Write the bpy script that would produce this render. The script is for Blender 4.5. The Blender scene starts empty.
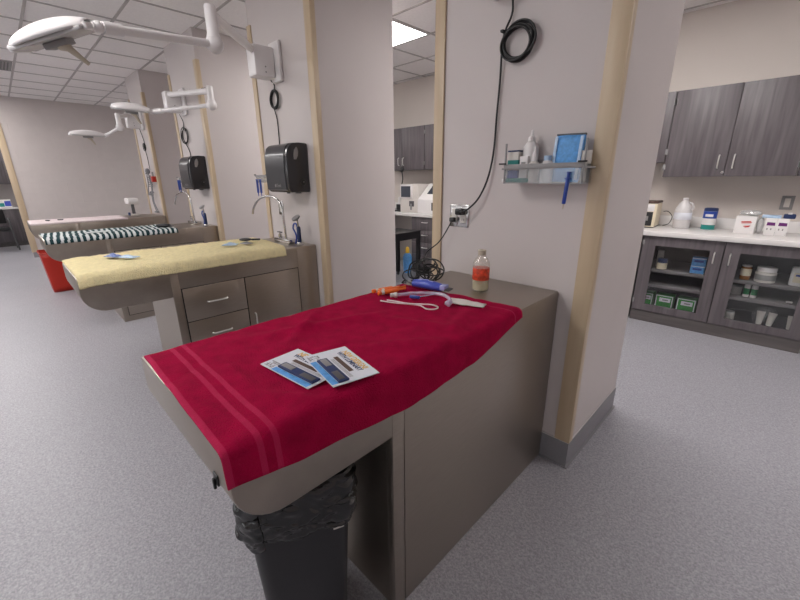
import bpy, bmesh, math, random
from mathutils import Vector, Matrix, noise
random.seed(7)
S = bpy.context.scene
C = S.collection
PI = math.pi

# ------------------------------------------------------------------ helpers
def lin(c):
    r = []
    for v in c:
        v = v / 255.0
        r.append(v / 12.92 if v <= 0.04045 else ((v + 0.055) / 1.055) ** 2.4)
    return (r[0], r[1], r[2], 1.0)

def mat(name, rgb, rough=0.5, metal=0.0, bump=0.0, bscale=200.0, var=0.0, vscale=8.0, stretch=(1, 1, 1),
        spec=0.5, coat=0.0, emit=0.0):
    m = bpy.data.materials.new(name); m.use_nodes = True
    nt = m.node_tree; n = nt.nodes; l = nt.links
    b = n['Principled BSDF']
    c = lin(rgb)
    b.inputs['Base Color'].default_value = c
    b.inputs['Roughness'].default_value = rough
    b.inputs['Metallic'].default_value = metal
    b.inputs['Specular IOR Level'].default_value = spec
    b.inputs['Coat Weight'].default_value = coat
    if emit:
        b.inputs['Emission Color'].default_value = c
        b.inputs['Emission Strength'].default_value = emit
    tc = n.new('ShaderNodeTexCoord'); mp = n.new('ShaderNodeMapping')
    mp.inputs['Scale'].default_value = stretch
    l.new(tc.outputs['Object'], mp.inputs['Vector'])
    nz = n.new('ShaderNodeTexNoise'); nz.inputs['Scale'].default_value = vscale
    nz.inputs['Detail'].default_value = 4
    l.new(mp.outputs['Vector'], nz.inputs['Vector'])
    v = max(var, 0.02)
    rp = n.new('ShaderNodeValToRGB')
    rp.color_ramp.elements[0].position = 0.3; rp.color_ramp.elements[1].position = 0.7
    rp.color_ramp.elements[0].color = (c[0] * (1 - v), c[1] * (1 - v), c[2] * (1 - v), 1)
    rp.color_ramp.elements[1].color = (min(1, c[0] * (1 + v)), min(1, c[1] * (1 + v)), min(1, c[2] * (1 + v)), 1)
    l.new(nz.outputs['Fac'], rp.inputs['Fac']); l.new(rp.outputs['Color'], b.inputs['Base Color'])
    if bump:
        n2 = n.new('ShaderNodeTexNoise'); n2.inputs['Scale'].default_value = bscale
        n2.inputs['Detail'].default_value = 3
        l.new(mp.outputs['Vector'], n2.inputs['Vector'])
        bp = n.new('ShaderNodeBump'); bp.inputs['Strength'].default_value = bump
        bp.inputs['Distance'].default_value = 0.01
        l.new(n2.outputs['Fac'], bp.inputs['Height']); l.new(bp.outputs['Normal'], b.inputs['Normal'])
    return m

def clear_mat(name, rgb, opac=0.12, rough=0.05, gl=0.12):
    """clear plastic or pane: mostly transparent, some tint and gloss"""
    m = bpy.data.materials.new(name); m.use_nodes = True
    nt = m.node_tree; n = nt.nodes; l = nt.links; n.clear()
    out = n.new('ShaderNodeOutputMaterial')
    tr = n.new('ShaderNodeBsdfTransparent'); tr.inputs['Color'].default_value = (0.96, 0.97, 0.97, 1)
    df = n.new('ShaderNodeBsdfDiffuse'); df.inputs['Color'].default_value = lin(rgb)
    gs = n.new('ShaderNodeBsdfGlossy'); gs.inputs['Roughness'].default_value = rough
    nz = n.new('ShaderNodeTexNoise'); nz.inputs['Scale'].default_value = 30
    mr = n.new('ShaderNodeMapRange'); mr.inputs['To Min'].default_value = opac * 0.8; mr.inputs['To Max'].default_value = opac * 1.2
    l.new(nz.outputs['Fac'], mr.inputs['Value'])
    m1 = n.new('ShaderNodeMixShader'); m2 = n.new('ShaderNodeMixShader'); m2.inputs['Fac'].default_value = gl
    l.new(mr.outputs['Result'], m1.inputs['Fac'])
    l.new(tr.outputs[0], m1.inputs[1]); l.new(df.outputs[0], m1.inputs[2])
    l.new(m1.outputs[0], m2.inputs[1]); l.new(gs.outputs[0], m2.inputs[2])
    l.new(m2.outputs[0], out.inputs['Surface'])
    return m

class MB:
    """collects shapes and links them as ONE mesh object"""
    def __init__(self): self.b = bmesh.new()
    def box(self, x0, x1, y0, y1, z0, z1, bev=0.0, seg=2, mi=0, M=None):
        t = bmesh.new()
        vs = bmesh.ops.create_cube(t, size=1.0)['verts']
        for v in vs:
            v.co = Vector(((x0 + x1) / 2 + v.co.x * (x1 - x0), (y0 + y1) / 2 + v.co.y * (y1 - y0), (z0 + z1) / 2 + v.co.z * (z1 - z0)))
        if bev > 0:
            bmesh.ops.bevel(t, geom=t.edges[:], offset=bev, segments=seg, profile=0.5, affect='EDGES')
        return self._add(t, mi, M)
    def _add(self, t, mi=0, M=None):
        if M is not None: bmesh.ops.transform(t, matrix=M, verts=t.verts[:])
        for f in t.faces: f.material_index = mi
        me = bpy.data.meshes.new('tmp'); t.to_mesh(me); t.free()
        self.b.from_mesh(me); bpy.data.meshes.remove(me)
        return self
    def prism(self, pts, axis, a, b, bev=0.0, mi=0, M=None):
        """pts 2-D outline; axis 0: (y,z) outline run along x; 1: (x,z) along y; 2: (x,y) along z"""
        t = bmesh.new()
        def P(p, q):
            return (q, p[0], p[1]) if axis == 0 else (p[0], q, p[1]) if axis == 1 else (p[0], p[1], q)
        A = [t.verts.new(P(p, a)) for p in pts]; B = [t.verts.new(P(p, b)) for p in pts]
        k = len(pts)
        t.faces.new(A); t.faces.new(B[::-1])
        for i in range(k): t.faces.new((A[i], B[i], B[(i + 1) % k], A[(i + 1) % k]))
        bmesh.ops.recalc_face_normals(t, faces=t.faces[:])
        if bev > 0:
            es = [e for e in t.edges if len(e.link_faces) == 2 and e.calc_face_angle(0) > 0.6]
            bmesh.ops.bevel(t, geom=es, offset=bev, segments=2, profile=0.5, affect='EDGES')
        return self._add(t, mi, M)
    def lathe(self, prof, cx=0, cy=0, seg=24, mi=0, M=None, sx=1, sy=1):
        """prof: list of (radius, z)"""
        t = bmesh.new(); rings = []
        for r, z in prof:
            if r < 1e-5: rings.append([t.verts.new((cx, cy, z))])
            else: rings.append([t.verts.new((cx + sx * r * math.cos(2 * PI * i / seg), cy + sy * r * math.sin(2 * PI * i / seg), z)) for i in range(seg)])
        for A, B in zip(rings, rings[1:]):
            for i in range(seg):
                j = (i + 1) % seg
                if len(A) == 1 and len(B) == 1: continue
                if len(A) == 1: t.faces.new((A[0], B[j], B[i]))
                elif len(B) == 1: t.faces.new((A[i], A[j], B[0]))
                else: t.faces.new((A[i], A[j], B[j], B[i]))
        if len(rings[0]) > 1: t.faces.new(rings[0][::-1])
        if len(rings[-1]) > 1: t.faces.new(rings[-1])
        bmesh.ops.recalc_face_normals(t, faces=t.faces[:])
        return self._add(t, mi, M)
    def tube(self, pts, r, seg=8, mi=0, closed=False, smooth=True, M=None, r2=None):
        P = [Vector(p) for p in pts]
        if smooth and len(P) > 2: P = catmull(P, 6, closed)
        t = bmesh.new(); n = len(P); rings = []
        up = Vector((0.13, 0.21, 0.97))
        last = None
        for i, p in enumerate(P):
            a = P[i - 1] if (i > 0 or closed) else P[i]
            b = P[(i + 1) % n] if (i < n - 1 or closed) else P[i]
            d = (b - a)
            if d.length < 1e-9: d = Vector((0, 0, 1))
            d.normalize()
            if last is None: u = d.cross(up); u = u if u.length > 1e-3 else d.cross(Vector((1, 0, 0)))
            else: u = last - d * last.dot(d)
            u.normalize(); w = d.cross(u); last = u
            rr = r if r2 is None else r + (r2 - r) * i / max(1, n - 1)
            rings.append([t.verts.new(p + rr * (math.cos(2 * PI * k / seg) * u + math.sin(2 * PI * k / seg) * w)) for k in range(seg)])
        pairs = list(zip(rings, rings[1:])) + ([(rings[-1], rings[0])] if closed else [])
        for A, B in pairs:
            for k in range(seg): t.faces.new((A[k], A[(k + 1) % seg], B[(k + 1) % seg], B[k]))
        if not closed: t.faces.new(rings[0][::-1]); t.faces.new(rings[-1])
        bmesh.ops.recalc_face_normals(t, faces=t.faces[:])
        return self._add(t, mi, M)
    def ball(self, c, r, seg=16, mi=0, M=None):
        t = bmesh.new(); bmesh.ops.create_uvsphere(t, u_segments=seg, v_segments=seg // 2 + 2, radius=1.0)
        rr = r if hasattr(r, '__len__') else (r, r, r)
        for v in t.verts: v.co = Vector((c[0] + v.co.x * rr[0], c[1] + v.co.y * rr[1], c[2] + v.co.z * rr[2]))
        return self._add(t, mi, M)
    def grid(self, nu, nv, f, mi=None, closed_u=False):
        t = bmesh.new()
        V = [[t.verts.new(f(i / nu, j / nv)) for j in range(nv + 1)] for i in range(nu + 1)]
        for i in range(nu):
            for j in range(nv):
                fc = t.faces.new((V[i][j], V[i + 1][j], V[i + 1][j + 1], V[i][j + 1]))
                if mi: fc.material_index = mi((i + .5) / nu, (j + .5) / nv)
        if closed_u: bmesh.ops.remove_doubles(t, verts=t.verts[:], dist=1e-5)
        bmesh.ops.recalc_face_normals(t, faces=t.faces[:])
        me = bpy.data.meshes.new('tmp'); t.to_mesh(me); t.free()
        self.b.from_mesh(me); bpy.data.meshes.remove(me)
        return self
    def build(self, name, m, parent=None, smooth=True, loc=None, solid=0.0):
        me = bpy.data.meshes.new(name); self.b.to_mesh(me); self.b.free()
        for mm in (m if isinstance(m, (list, tuple)) else [m]): me.materials.append(mm)
        if smooth:
            for p in me.polygons: p.use_smooth = True
        o = bpy.data.objects.new(name, me); C.objects.link(o)
        if smooth:
            me.set_sharp_from_angle(angle=math.radians(38))
        if parent: o.parent = parent
        if loc: o.location = loc
        if solid:
            md = o.modifiers.new('thickness', 'SOLIDIFY'); md.thickness = solid; md.offset = 1.0
        return o

def catmull(P, k, closed=False):
    n = len(P); out = []
    rng = range(n) if closed else range(n - 1)
    for i in rng:
        p1, p2 = P[i], P[(i + 1) % n]
        p0 = P[i - 1] if (i > 0 or closed) else p1 * 2 - p2
        p3 = P[(i + 2) % n] if (i + 2 < n or closed) else p2 * 2 - p1
        for s in range(k):
            t = s / k
            out.append(0.5 * ((2 * p1) + (p2 - p0) * t + (2 * p0 - 5 * p1 + 4 * p2 - p3) * t * t + (3 * p1 - p0 - 3 * p2 + p3) * t ** 3))
    if not closed: out.append(P[-1])
    return out

def tag(o, label=None, cat=None, group=None, kind=None):
    if label: o['label'] = label
    if cat: o['category'] = cat
    if group: o['group'] = group
    if kind: o['kind'] = kind
    return o
def thing(name, label, cat, loc=(0, 0, 0), rz=0.0, group=None):
    o = bpy.data.objects.new(name, None); C.objects.link(o)
    o.empty_display_size = 0.05
    o.location = loc; o.rotation_euler = (0, 0, rz)
    return tag(o, label, cat, group)
def structure(o): o['kind'] = 'structure'; return o
def dup(root, loc=None, label=None, rz=None, group=None):
    r = root.copy(); C.objects.link(r)
    if loc is not None: r.location = loc
    if rz is not None: r.rotation_euler = (0, 0, rz)
    if label: r['label'] = label
    if group: r['group'] = group
    for ch in list(root.children):
        c = ch.copy(); C.objects.link(c); c.parent = r
        for g in list(ch.children):
            d = g.copy(); C.objects.link(d); d.parent = c
    return r
def text(name, s, size, m, parent, loc, rot=(0, 0, 0), extr=0.0004, bold=0.0, sx=1.0):
    cu = bpy.data.curves.new(name, 'FONT'); cu.body = s; cu.size = size
    cu.align_x = 'CENTER'; cu.align_y = 'CENTER'; cu.extrude = extr; cu.offset = bold
    t = bpy.data.objects.new(name + '_curve', cu); C.objects.link(t)
    dg = bpy.context.evaluated_depsgraph_get()
    me = bpy.data.meshes.new_from_object(t.evaluated_get(dg)); me.name = name
    bpy.data.objects.remove(t); bpy.data.curves.remove(cu)
    me.materials.clear(); me.materials.append(m)
    o = bpy.data.objects.new(name, me); C.objects.link(o)
    o.location = loc; o.rotation_euler = rot; o.scale = (sx, 1, 1)
    if parent: o.parent = parent
    return o
def N(x, y, z=0.0): return noise.noise(Vector((x, y, z)))

# ------------------------------------------------------------------ materials
def floor_material():
    m = bpy.data.materials.new('speckled_vinyl'); m.use_nodes = True
    nt = m.node_tree; n = nt.nodes; l = nt.links; b = n['Principled BSDF']
    tc = n.new('ShaderNodeTexCoord')
    a = n.new('ShaderNodeTexNoise'); a.inputs['Scale'].default_value = 95; a.inputs['Detail'].default_value = 3; a.inputs['Roughness'].default_value = .75
    v = n.new('ShaderNodeTexVoronoi'); v.inputs['Scale'].default_value = 210
    l.new(tc.outputs['Object'], a.inputs['Vector']); l.new(tc.outputs['Object'], v.inputs['Vector'])
    r = n.new('ShaderNodeValToRGB'); e = r.color_ramp.elements
    e[0].position = .36; e[0].color = lin((141, 139, 145)); e[1].position = .66; e[1].color = lin((168, 166, 172))
    l.new(a.outputs['Fac'], r.inputs['Fac'])
    hs = n.new('ShaderNodeSeparateColor'); l.new(v.outputs['Color'], hs.inputs['Color'])
    r2 = n.new('ShaderNodeValToRGB'); q = r2.color_ramp.elements
    q[0].position = .1; q[0].color = (.70, .70, .70, 1); q[1].position = .9; q[1].color = (1.2, 1.2, 1.2, 1)
    l.new(hs.outputs['Red'], r2.inputs['Fac'])
    mx = n.new('ShaderNodeMix'); mx.data_type = 'RGBA'; mx.blend_type = 'MULTIPLY'; mx.inputs['Factor'].default_value = .6
    l.new(r.outputs['Color'], mx.inputs[6]); l.new(r2.outputs['Color'], mx.inputs[7])
    l.new(mx.outputs[2], b.inputs['Base Color'])
    b.inputs['Roughness'].default_value = .42
    c = n.new('ShaderNodeTexNoise'); c.inputs['Scale'].default_value = 1.3
    l.new(tc.outputs['Object'], c.inputs['Vector'])
    mr = n.new('ShaderNodeMapRange'); mr.inputs['To Min'].default_value = .34; mr.inputs['To Max'].default_value = .48
    l.new(c.outputs['Fac'], mr.inputs['Value']); l.new(mr.outputs['Result'], b.inputs['Roughness'])
    bp = n.new('ShaderNodeBump'); bp.inputs['Strength'].default_value = .06; bp.inputs['Distance'].default_value = .002
    l.new(a.outputs['Fac'], bp.inputs['Height']); l.new(bp.outputs['Normal'], b.inputs['Normal'])
    return m
def wood_material(name, rgb, rgb2, stretch, rough=.45):
    m = bpy.data.materials.new(name); m.use_nodes = True
    nt = m.node_tree; n = nt.nodes; l = nt.links; b = n['Principled BSDF']
    tc = n.new('ShaderNodeTexCoord'); mp = n.new('ShaderNodeMapping'); mp.inputs['Scale'].default_value = stretch
    l.new(tc.outputs['Object'], mp.inputs['Vector'])
    a = n.new('ShaderNodeTexNoise'); a.inputs['Scale'].default_value = 9; a.inputs['Detail'].default_value = 6
    a.inputs['Distortion'].default_value = .35
    l.new(mp.outputs['Vector'], a.inputs['Vector'])
    r = n.new('ShaderNodeValToRGB'); e = r.color_ramp.elements
    e[0].position = .3; e[0].color = lin(rgb); e[1].position = .72; e[1].color = lin(rgb2)
    l.new(a.outputs['Fac'], r.inputs['Fac']); l.new(r.outputs['Color'], b.inputs['Base Color'])
    b.inputs['Roughness'].default_value = rough
    return m
def steel_material(name, rgb, rough=.33, stretch=(2, 2, 160)):
    m = bpy.data.materials.new(name); m.use_nodes = True
    nt = m.node_tree; n = nt.nodes; l = nt.links; b = n['Principled BSDF']
    b.inputs['Metallic'].default_value = 1.0
    b.inputs['Base Color'].default_value = lin(rgb)
    tc = n.new('ShaderNodeTexCoord'); mp = n.new('ShaderNodeMapping'); mp.inputs['Scale'].default_value = stretch
    l.new(tc.outputs['Object'], mp.inputs['Vector'])
    a = n.new('ShaderNodeTexNoise'); a.inputs['Scale'].default_value = 6; a.inputs['Detail'].default_value = 4
    l.new(mp.outputs['Vector'], a.inputs['Vector'])
    mr = n.new('ShaderNodeMapRange'); mr.inputs['To Min'].default_value = rough - .06; mr.inputs['To Max'].default_value = rough + .1
    l.new(a.outputs['Fac'], mr.inputs['Value']); l.new(mr.outputs['Result'], b.inputs['Roughness'])
    r = n.new('ShaderNodeValToRGB'); c = lin(rgb); e = r.color_ramp.elements
    e[0].position = .3; e[1].position = .7
    e[0].color = (c[0] * .93, c[1] * .93, c[2] * .93, 1); e[1].color = (min(1, c[0] * 1.06), min(1, c[1] * 1.06), min(1, c[2] * 1.06), 1)
    l.new(a.outputs['Fac'], r.inputs['Fac']); l.new(r.outputs['Color'], b.inputs['Base Color'])
    return m
def tile_material():
    return mat('ceiling_tile', (246, 242, 240), .9, bump=.25, bscale=120, var=.03, vscale=40)
def block_wall_material():
    m = mat('painted_block', (199, 190, 187), .6, var=.015)
    nt = m.node_tree; n = nt.nodes; l = nt.links; b = n['Principled BSDF']
    tc = n.new('ShaderNodeTexCoord'); mp = n.new('ShaderNodeMapping')
    mp.inputs['Rotation'].default_value = (PI / 2, 0, PI / 2)
    sp = n.new('ShaderNodeSeparateXYZ'); cb = n.new('ShaderNodeCombineXYZ')
    l.new(tc.outputs['Object'], sp.inputs[0]); l.new(sp.outputs['Y'], cb.inputs['X']); l.new(sp.outputs['Z'], cb.inputs['Y'])
    br = n.new('ShaderNodeTexBrick'); br.inputs['Scale'].default_value = 1.0
    br.inputs['Brick Width'].default_value = .4; br.inputs['Row Height'].default_value = .2; br.inputs['Mortar Size'].default_value = .006
    br.inputs['Mortar Smooth'].default_value = .6
    l.new(cb.outputs[0], br.inputs['Vector'])
    bp = n.new('ShaderNodeBump'); bp.inputs['Strength'].default_value = .5; bp.inputs['Distance'].default_value = .004; bp.invert = True
    l.new(br.outputs['Fac'], bp.inputs['Height']); l.new(bp.outputs['Normal'], b.inputs['Normal'])
    return m

M_FLOOR = floor_material()
M_WALL = mat('wall_paint', (200, 191, 189), .55, bump=.05, bscale=90, var=.012, vscale=2)
M_BLOCK = block_wall_material()
M_WARMLIT = mat('warm_wall_paint', (206, 197, 190), .6, bump=.05, bscale=90, var=.012, vscale=2)  # wall paint with the warm light above the cabinets put into its colour
M_TILE = tile_material()
M_GRID = mat('grid_paint', (186, 180, 178), .6)  # shadow of the tile reveals put into the bar colour
M_GUARD = wood_material('tan_corner_guard', (190, 168, 140), (200, 180, 152), (3, 3, .3), .4)
M_BASE = mat('cove_base', (134, 132, 136), .5, var=.08, vscale=300)
M_CAULK = mat('white_bead', (200, 196, 194), .6)
M_STEEL = steel_material('brushed_steel', (172, 162, 151), .34, (140, 2, 2))
M_STEELV = steel_material('brushed_steel_panel', (172, 162, 151), .36, (2, 2, 90))
M_CHROME = steel_material('chrome', (200, 198, 196), .14, (3, 3, 3))
M_SEAM = mat('dark_seam', (28, 26, 25), .7)
M_RED = mat('red_terry', (166, 8, 60), .95, bump=.9, bscale=260, var=.16, vscale=22, spec=.1)
M_REDB = mat('pink_woven_band', (180, 30, 76), .85, bump=.4, bscale=300, var=.06, vscale=50, spec=.15)
M_YEL = mat('yellow_terry', (238, 223, 176), .95, bump=1.0, bscale=170, var=.07, vscale=40, spec=.1)
M_STW = mat('white_stripe', (196, 200, 200), .9, bump=.5, bscale=220, var=.05, vscale=60, spec=.1)
M_STG = mat('dark_green_stripe', (38, 62, 66), .9, bump=.5, bscale=220, var=.12, vscale=60, spec=.1)
M_PINKW = mat('pale_pad', (222, 207, 208), .9, bump=.4, bscale=200, var=.04, vscale=40, spec=.1)
M_BLACKP = mat('black_plastic', (27, 27, 29), .38, var=.1)
M_BIN = mat('bin_plastic', (38, 37, 40), .42, bump=.08, bscale=300, var=.06)
M_BAG = mat('bag_film', (9, 9, 10), .08, bump=.10, bscale=25, spec=.9)
M_DISP = mat('smoky_plastic', (42, 41, 44), .24, var=.05, coat=.3)
M_DISPF = mat('smoky_front', (58, 57, 60), .3, var=.05, coat=.2)
M_CORD = mat('cord_rubber', (20, 19, 20), .5)
M_WHITE = mat('white_plastic', (226, 222, 221), .35)
M_WHITE2 = mat('offwhite_plastic', (208, 202, 196), .45)
M_LAMP = mat('lamp_white', (228, 224, 224), .28)
M_LAMPG = mat('lamp_lens', (198, 196, 196), .25)
M_GREY = mat('grey_plastic', (140, 138, 138), .45)
M_DKGREY = mat('dark_grey_plastic', (80, 78, 80), .45)
M_BEIGE = mat('beige_plastic', (188, 176, 158), .5)
M_BLUE = mat('blue_plastic', (36, 66, 150), .4)
M_CLIP = mat('clipper_blue', (66, 82, 178), .28)
M_CLIPL = mat('clipper_lilac', (152, 156, 206), .3)
M_SKY = mat('sky_blue', (92, 158, 220), .55, var=.2, vscale=60)
M_SKYP = mat('pale_blue_film', (176, 200, 226), .35, var=.1, vscale=60)
M_NAVY = mat('navy', (30, 48, 92), .5)
M_TEAL = mat('teal_print', (24, 128, 122), .5)
M_ORANGE = mat('orange_plastic', (232, 106, 22), .35)
M_LABEL = mat('red_orange_label', (204, 66, 36), .5, var=.5, vscale=55)
M_CREAM = mat('cream', (226, 214, 188), .5)
M_YELLOW = mat('yellow', (222, 178, 58), .5)
M_GOLD = mat('gold_ink', (214, 170, 76), .5)
M_PAPER = mat('card_stock', (218, 220, 228), .45)
M_GREEN = mat('green_box', (44, 138, 52), .5)
M_REDP = mat('red_plastic', (176, 36, 20), .4)
M_REDINK = mat('red_ink', (196, 66, 60), .5)
M_PURPLE = mat('purple_ink', (98, 24, 104), .5)
M_AMBER = mat('amber_bottle', (150, 92, 26), .2)
M_WOODU = wood_material('grey_laminate', (82, 76, 79), (108, 101, 104), (3.2, 3.2, .22))
M_WOODH = wood_material('grey_laminate_flat', (82, 77, 77), (102, 96, 95), (.22, 3.2, 3.2))
M_DARKIN = mat('dark_interior', (52, 49, 50), .7)
M_COUNTER = mat('white_counter', (222, 218, 216), .25, var=.02)
M_SHELF = mat('grey_shelf', (116, 111, 112), .5)
M_GLASS = clear_mat('cabinet_glass', (60, 60, 62), .03, .03, .05)
M_CLEAR = clear_mat('clear_acrylic', (205, 205, 208), .14, .08, .045)
M_ADDPANE = clear_mat('window_glass', (230, 232, 234), .02, .02, .04)  # panes of the added, unseen windows
M_BAGCLR = clear_mat('clear_bag', (215, 215, 216), .35, .15, .15)
M_BOTTLE = clear_mat('clear_bottle', (226, 218, 200), .26, .05, .14)
M_LIQUID = clear_mat('pale_liquid', (214, 200, 150), .55, .1, .06)
M_TUBE = clear_mat('clear_tube', (208, 190, 216), .62, .1, .15)
M_FROST = clear_mat('milky_jug', (224, 220, 220), .72, .2, .08)
M_DIFF = mat('light_diffuser', (255, 252, 250), .5, emit=9.5)
M_SCREEN = mat('dark_screen', (70, 74, 84), .2)
M_BONE = mat('grey_bone', (128, 128, 132), .5)
M_WRAP = mat('blue_film', (112, 130, 186), .3, var=.3, vscale=60)
M_NICKEL = mat('satin_nickel', (214, 212, 208), .3, metal=.55)
M_LEAF = mat('green_label_ink', (28, 132, 78), .5)
M_BROWN = mat('brown_top', (84, 62, 52), .5)

# ------------------------------------------------------------------ room shell
CEIL = 2.846
YB = 4.90          # rear wall behind the cabinets
def slab(name, x0, x1, y0, y1, z0, z1, m): return structure(MB().box(x0, x1, y0, y1, z0, z1).build(name, m, smooth=False))
slab('floor', -13.4, 3.2, -4.2, YB + .1, -.06, 0, M_FLOOR)
slab('ceiling', -13.4, 3.2, -4.2, YB + .1, CEIL, CEIL + .06, M_TILE)
slab('wall_back', -13.3, 3.1, YB, YB + .1, 0, CEIL, M_WARMLIT)
ADDWINX = [(-10.4, -8.0), (-7.0, -4.6), (-3.6, -1.2), (-.2, 2.2)]  # windows added in the unseen front wall to brighten the ceiling
WZ0, WZ1 = .85, 2.60
b = MB().box(-13.3, 3.1, -4.2, -4.1, 0, WZ0).box(-13.3, 3.1, -4.2, -4.1, WZ1, CEIL)
xs = [-13.3] + [v for w in ADDWINX for v in w] + [3.1]
for i in range(0, len(xs), 2): b.box(xs[i], xs[i + 1], -4.2, -4.1, WZ0, WZ1)
structure(b.build('wall_front', M_WALL, smooth=False))
for i, (x0, x1) in enumerate(ADDWINX):
    b = MB().box(x0, x1, -4.19, -4.09, WZ0, WZ0 + .05).box(x0, x1, -4.19, -4.09, WZ1 - .05, WZ1)
    for xx in (x0, (x0 + x1) / 2 - .025, x1 - .05): b.box(xx, xx + .05, -4.19, -4.09, WZ0 + .05, WZ1 - .05)
    w = structure(b.build('window_%d' % (i + 1), M_WHITE, smooth=False))
    MB().box(x0 + .04, x1 - .04, -4.145, -4.14, WZ0 + .04, WZ1 - .04).build('window_pane', M_ADDPANE, w, smooth=False)
    la = bpy.data.lights.new('window_portal', 'AREA'); la.shape = 'RECTANGLE'; la.size = x1 - x0 - .1; la.size_y = WZ1 - WZ0 - .1
    la.cycles.is_portal = True
    lo = bpy.data.objects.new('window_portal', la); C.objects.link(lo)
    lo.location = ((x0 + x1) / 2, -4.21, (WZ0 + WZ1) / 2); lo.rotation_euler = (PI / 2, 0, 0)
slab('wall_right', 3.0, 3.1, -4.1, YB, 0, CEIL, M_WALL)
slab('wall_left', -13.4, -13.3, -4.2, YB + .1, 0, CEIL, M_WALL)
slab('wall_far', -10.5, -10.2, .225, YB - .0005, 0, CEIL - .0005, M_BLOCK)

# ceiling grid: one continuous inverted-T lattice
GX, GY, GS = -4.254, .517, .61
g = MB()
k = -14
while GX + k * GS < 3.0:
    x = GX + k * GS
    if x > -13.2: g.box(x - .011, x + .011, -4.1, YB - .001, CEIL - .006, CEIL + .001)
    k += 1
k = -8
while GY + k * GS < YB:
    y = GY + k * GS
    if y > -4.1: g.box(-13.3, 3.0, y - .011, y + .011, CEIL - .0065, CEIL + .001)
    k += 1
structure(g.build('ceiling_grid', M_GRID, smooth=False))

# partition stubs between the bays
YF = 1.705
STUBS = [(-.53, -1.40, 2.43), (-2.490, -3.37, 2.46), (-4.56, -5.46, 2.48), (-6.66, -7.42, 2.50)]
sides = ['right', 'center', 'left', 'end']
tn = 0
for (xr, xl, yb), sd in zip(STUBS, sides):
    structure(MB().box(xl, xr, YF, yb, 0, CEIL - .0005).build('wall_partition', M_WALL, smooth=False))
    t = MB()
    t.prism([(xl - .009, YF - .009), (xr + .009, YF - .009), (xr + .009, yb + .009), (xl - .009, yb + .009), (xl - .009, YF)], 2, .0, .136)
    t.prism([(xl - .02, YF - .02), (xr + .02, YF - .02), (xr + .02, yb + .02), (xl - .02, yb + .02)], 2, 0.0, .006)
    o = structure(t.build('baseboard_' + sd, M_BASE, smooth=False))
    b = MB().box(xl - .007, xr + .007, YF - .007, yb + .007, .136, .141)
    tn += 1; structure(b.build('trim_%d' % tn, M_CAULK, smooth=False))
    for s, x, w in ((1, xr, .062), (-1, xl, .05)):
        pts = [(x - s * w, YF), (x - s * w, YF - .012), (x + s * .012, YF - .012), (x + s * .012, YF + .03), (x, YF + .03), (x, YF)]
        tn += 1
        structure(MB().prism(pts, 2, .1415, 2.565, bev=.003).build('trim_%d' % tn, M_GUARD))
tn += 1
structure(MB().prism([(-10.2, .31), (-10.188, .31), (-10.188, .213), (-10.26, .213), (-10.26, .225), (-10.2, .225)], 2, .10, 2.4, bev=.003).build('trim_%d' % tn, M_GUARD))
structure(MB().box(-10.2, -10.19, .225, YB - .01, 0, .1).build('baseboard_far', M_BASE, smooth=False))
# light grey wall panels lining the right side of each stub
for (xr, xl, yb) in STUBS:
    structure(MB().box(xr, xr + .004, YF + .03, yb, .1415, CEIL - .001).build('wall_panel', M_WALL, smooth=False))

# ceiling lights
def ceiling_light(label, x0, x1, y0, y1, first=[None]):
    if first[0] is not None and abs((x1 - x0) - first[0][1]) < .01:
        return dup(first[0][0], (x0, y0, CEIL), label, group='recessed ceiling light panels')
    t = thing('ceiling_light', label, 'light', (x0, y0, CEIL), group='recessed ceiling light panels')
    w, h = x1 - x0, y1 - y0
    f = MB()
    f.box(0, w, 0, .02, -.012, .0); f.box(0, w, h - .02, h, -.012, .0)
    f.box(0, .02, .02, h - .02, -.012, .0); f.box(w - .02, w, .02, h - .02, -.012, .0)
    f.build('frame', M_WHITE, t, smooth=False)
    MB().box(.02, w - .02, .02, h - .02, -.009, -.001).build('diffuser', M_DIFF, t, smooth=False)
    first[0] = (t, w)
    return t
ly = GY + 3 * GS
ceiling_light('bright square-edged ceiling light panel seen through the gap between partitions', GX + GS + .011, GX + 2 * GS - .011, ly + .011, ly + 2 * GS - .011)
hid = 'long recessed ceiling light panel over the aisle, out of the picture'
for kx in (5.0, 9.0):
    ceiling_light(hid, GX + kx * GS + .011, GX + (kx + 1) * GS - .011, ly + .011, ly + 2 * GS - .011)
ceiling_light(hid, GX + -5 * GS + .011, GX + -4 * GS - .011, ly + .011, ly + 2 * GS - .011)
for kx in (-13, -9, -5, -1, 3):
    for yy in (GY - 3 * GS,):
        ceiling_light(hid, GX + kx * GS + .011, GX + (kx + 1) * GS - .011, yy + .011, yy + 2 * GS - .011)
# air return at the left edge of the ceiling
t = thing('ceiling_vent', 'dark grey return air grille in the ceiling at the left edge', 'vent', (GX - 6 * GS + .02, GY - GS + .02, CEIL))
MB().box(0, .57, 0, .57, -.004, -.001).build('backing', M_DKGREY, t, smooth=False)
f = MB(); f.box(0, .57, 0, .03, -.012, -.004); f.box(0, .57, .54, .57, -.012, -.004); f.box(0, .03, .03, .54, -.012, -.004); f.box(.54, .57, .03, .54, -.012, -.004)
f.build('frame', M_GREY, t, smooth=False)
f = MB()
for i in range(16): f.box(.03, .54, .045 + i * .031, .06 + i * .031, -.011, -.004)
f.build('louvers', M_GREY, t, smooth=False)

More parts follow.
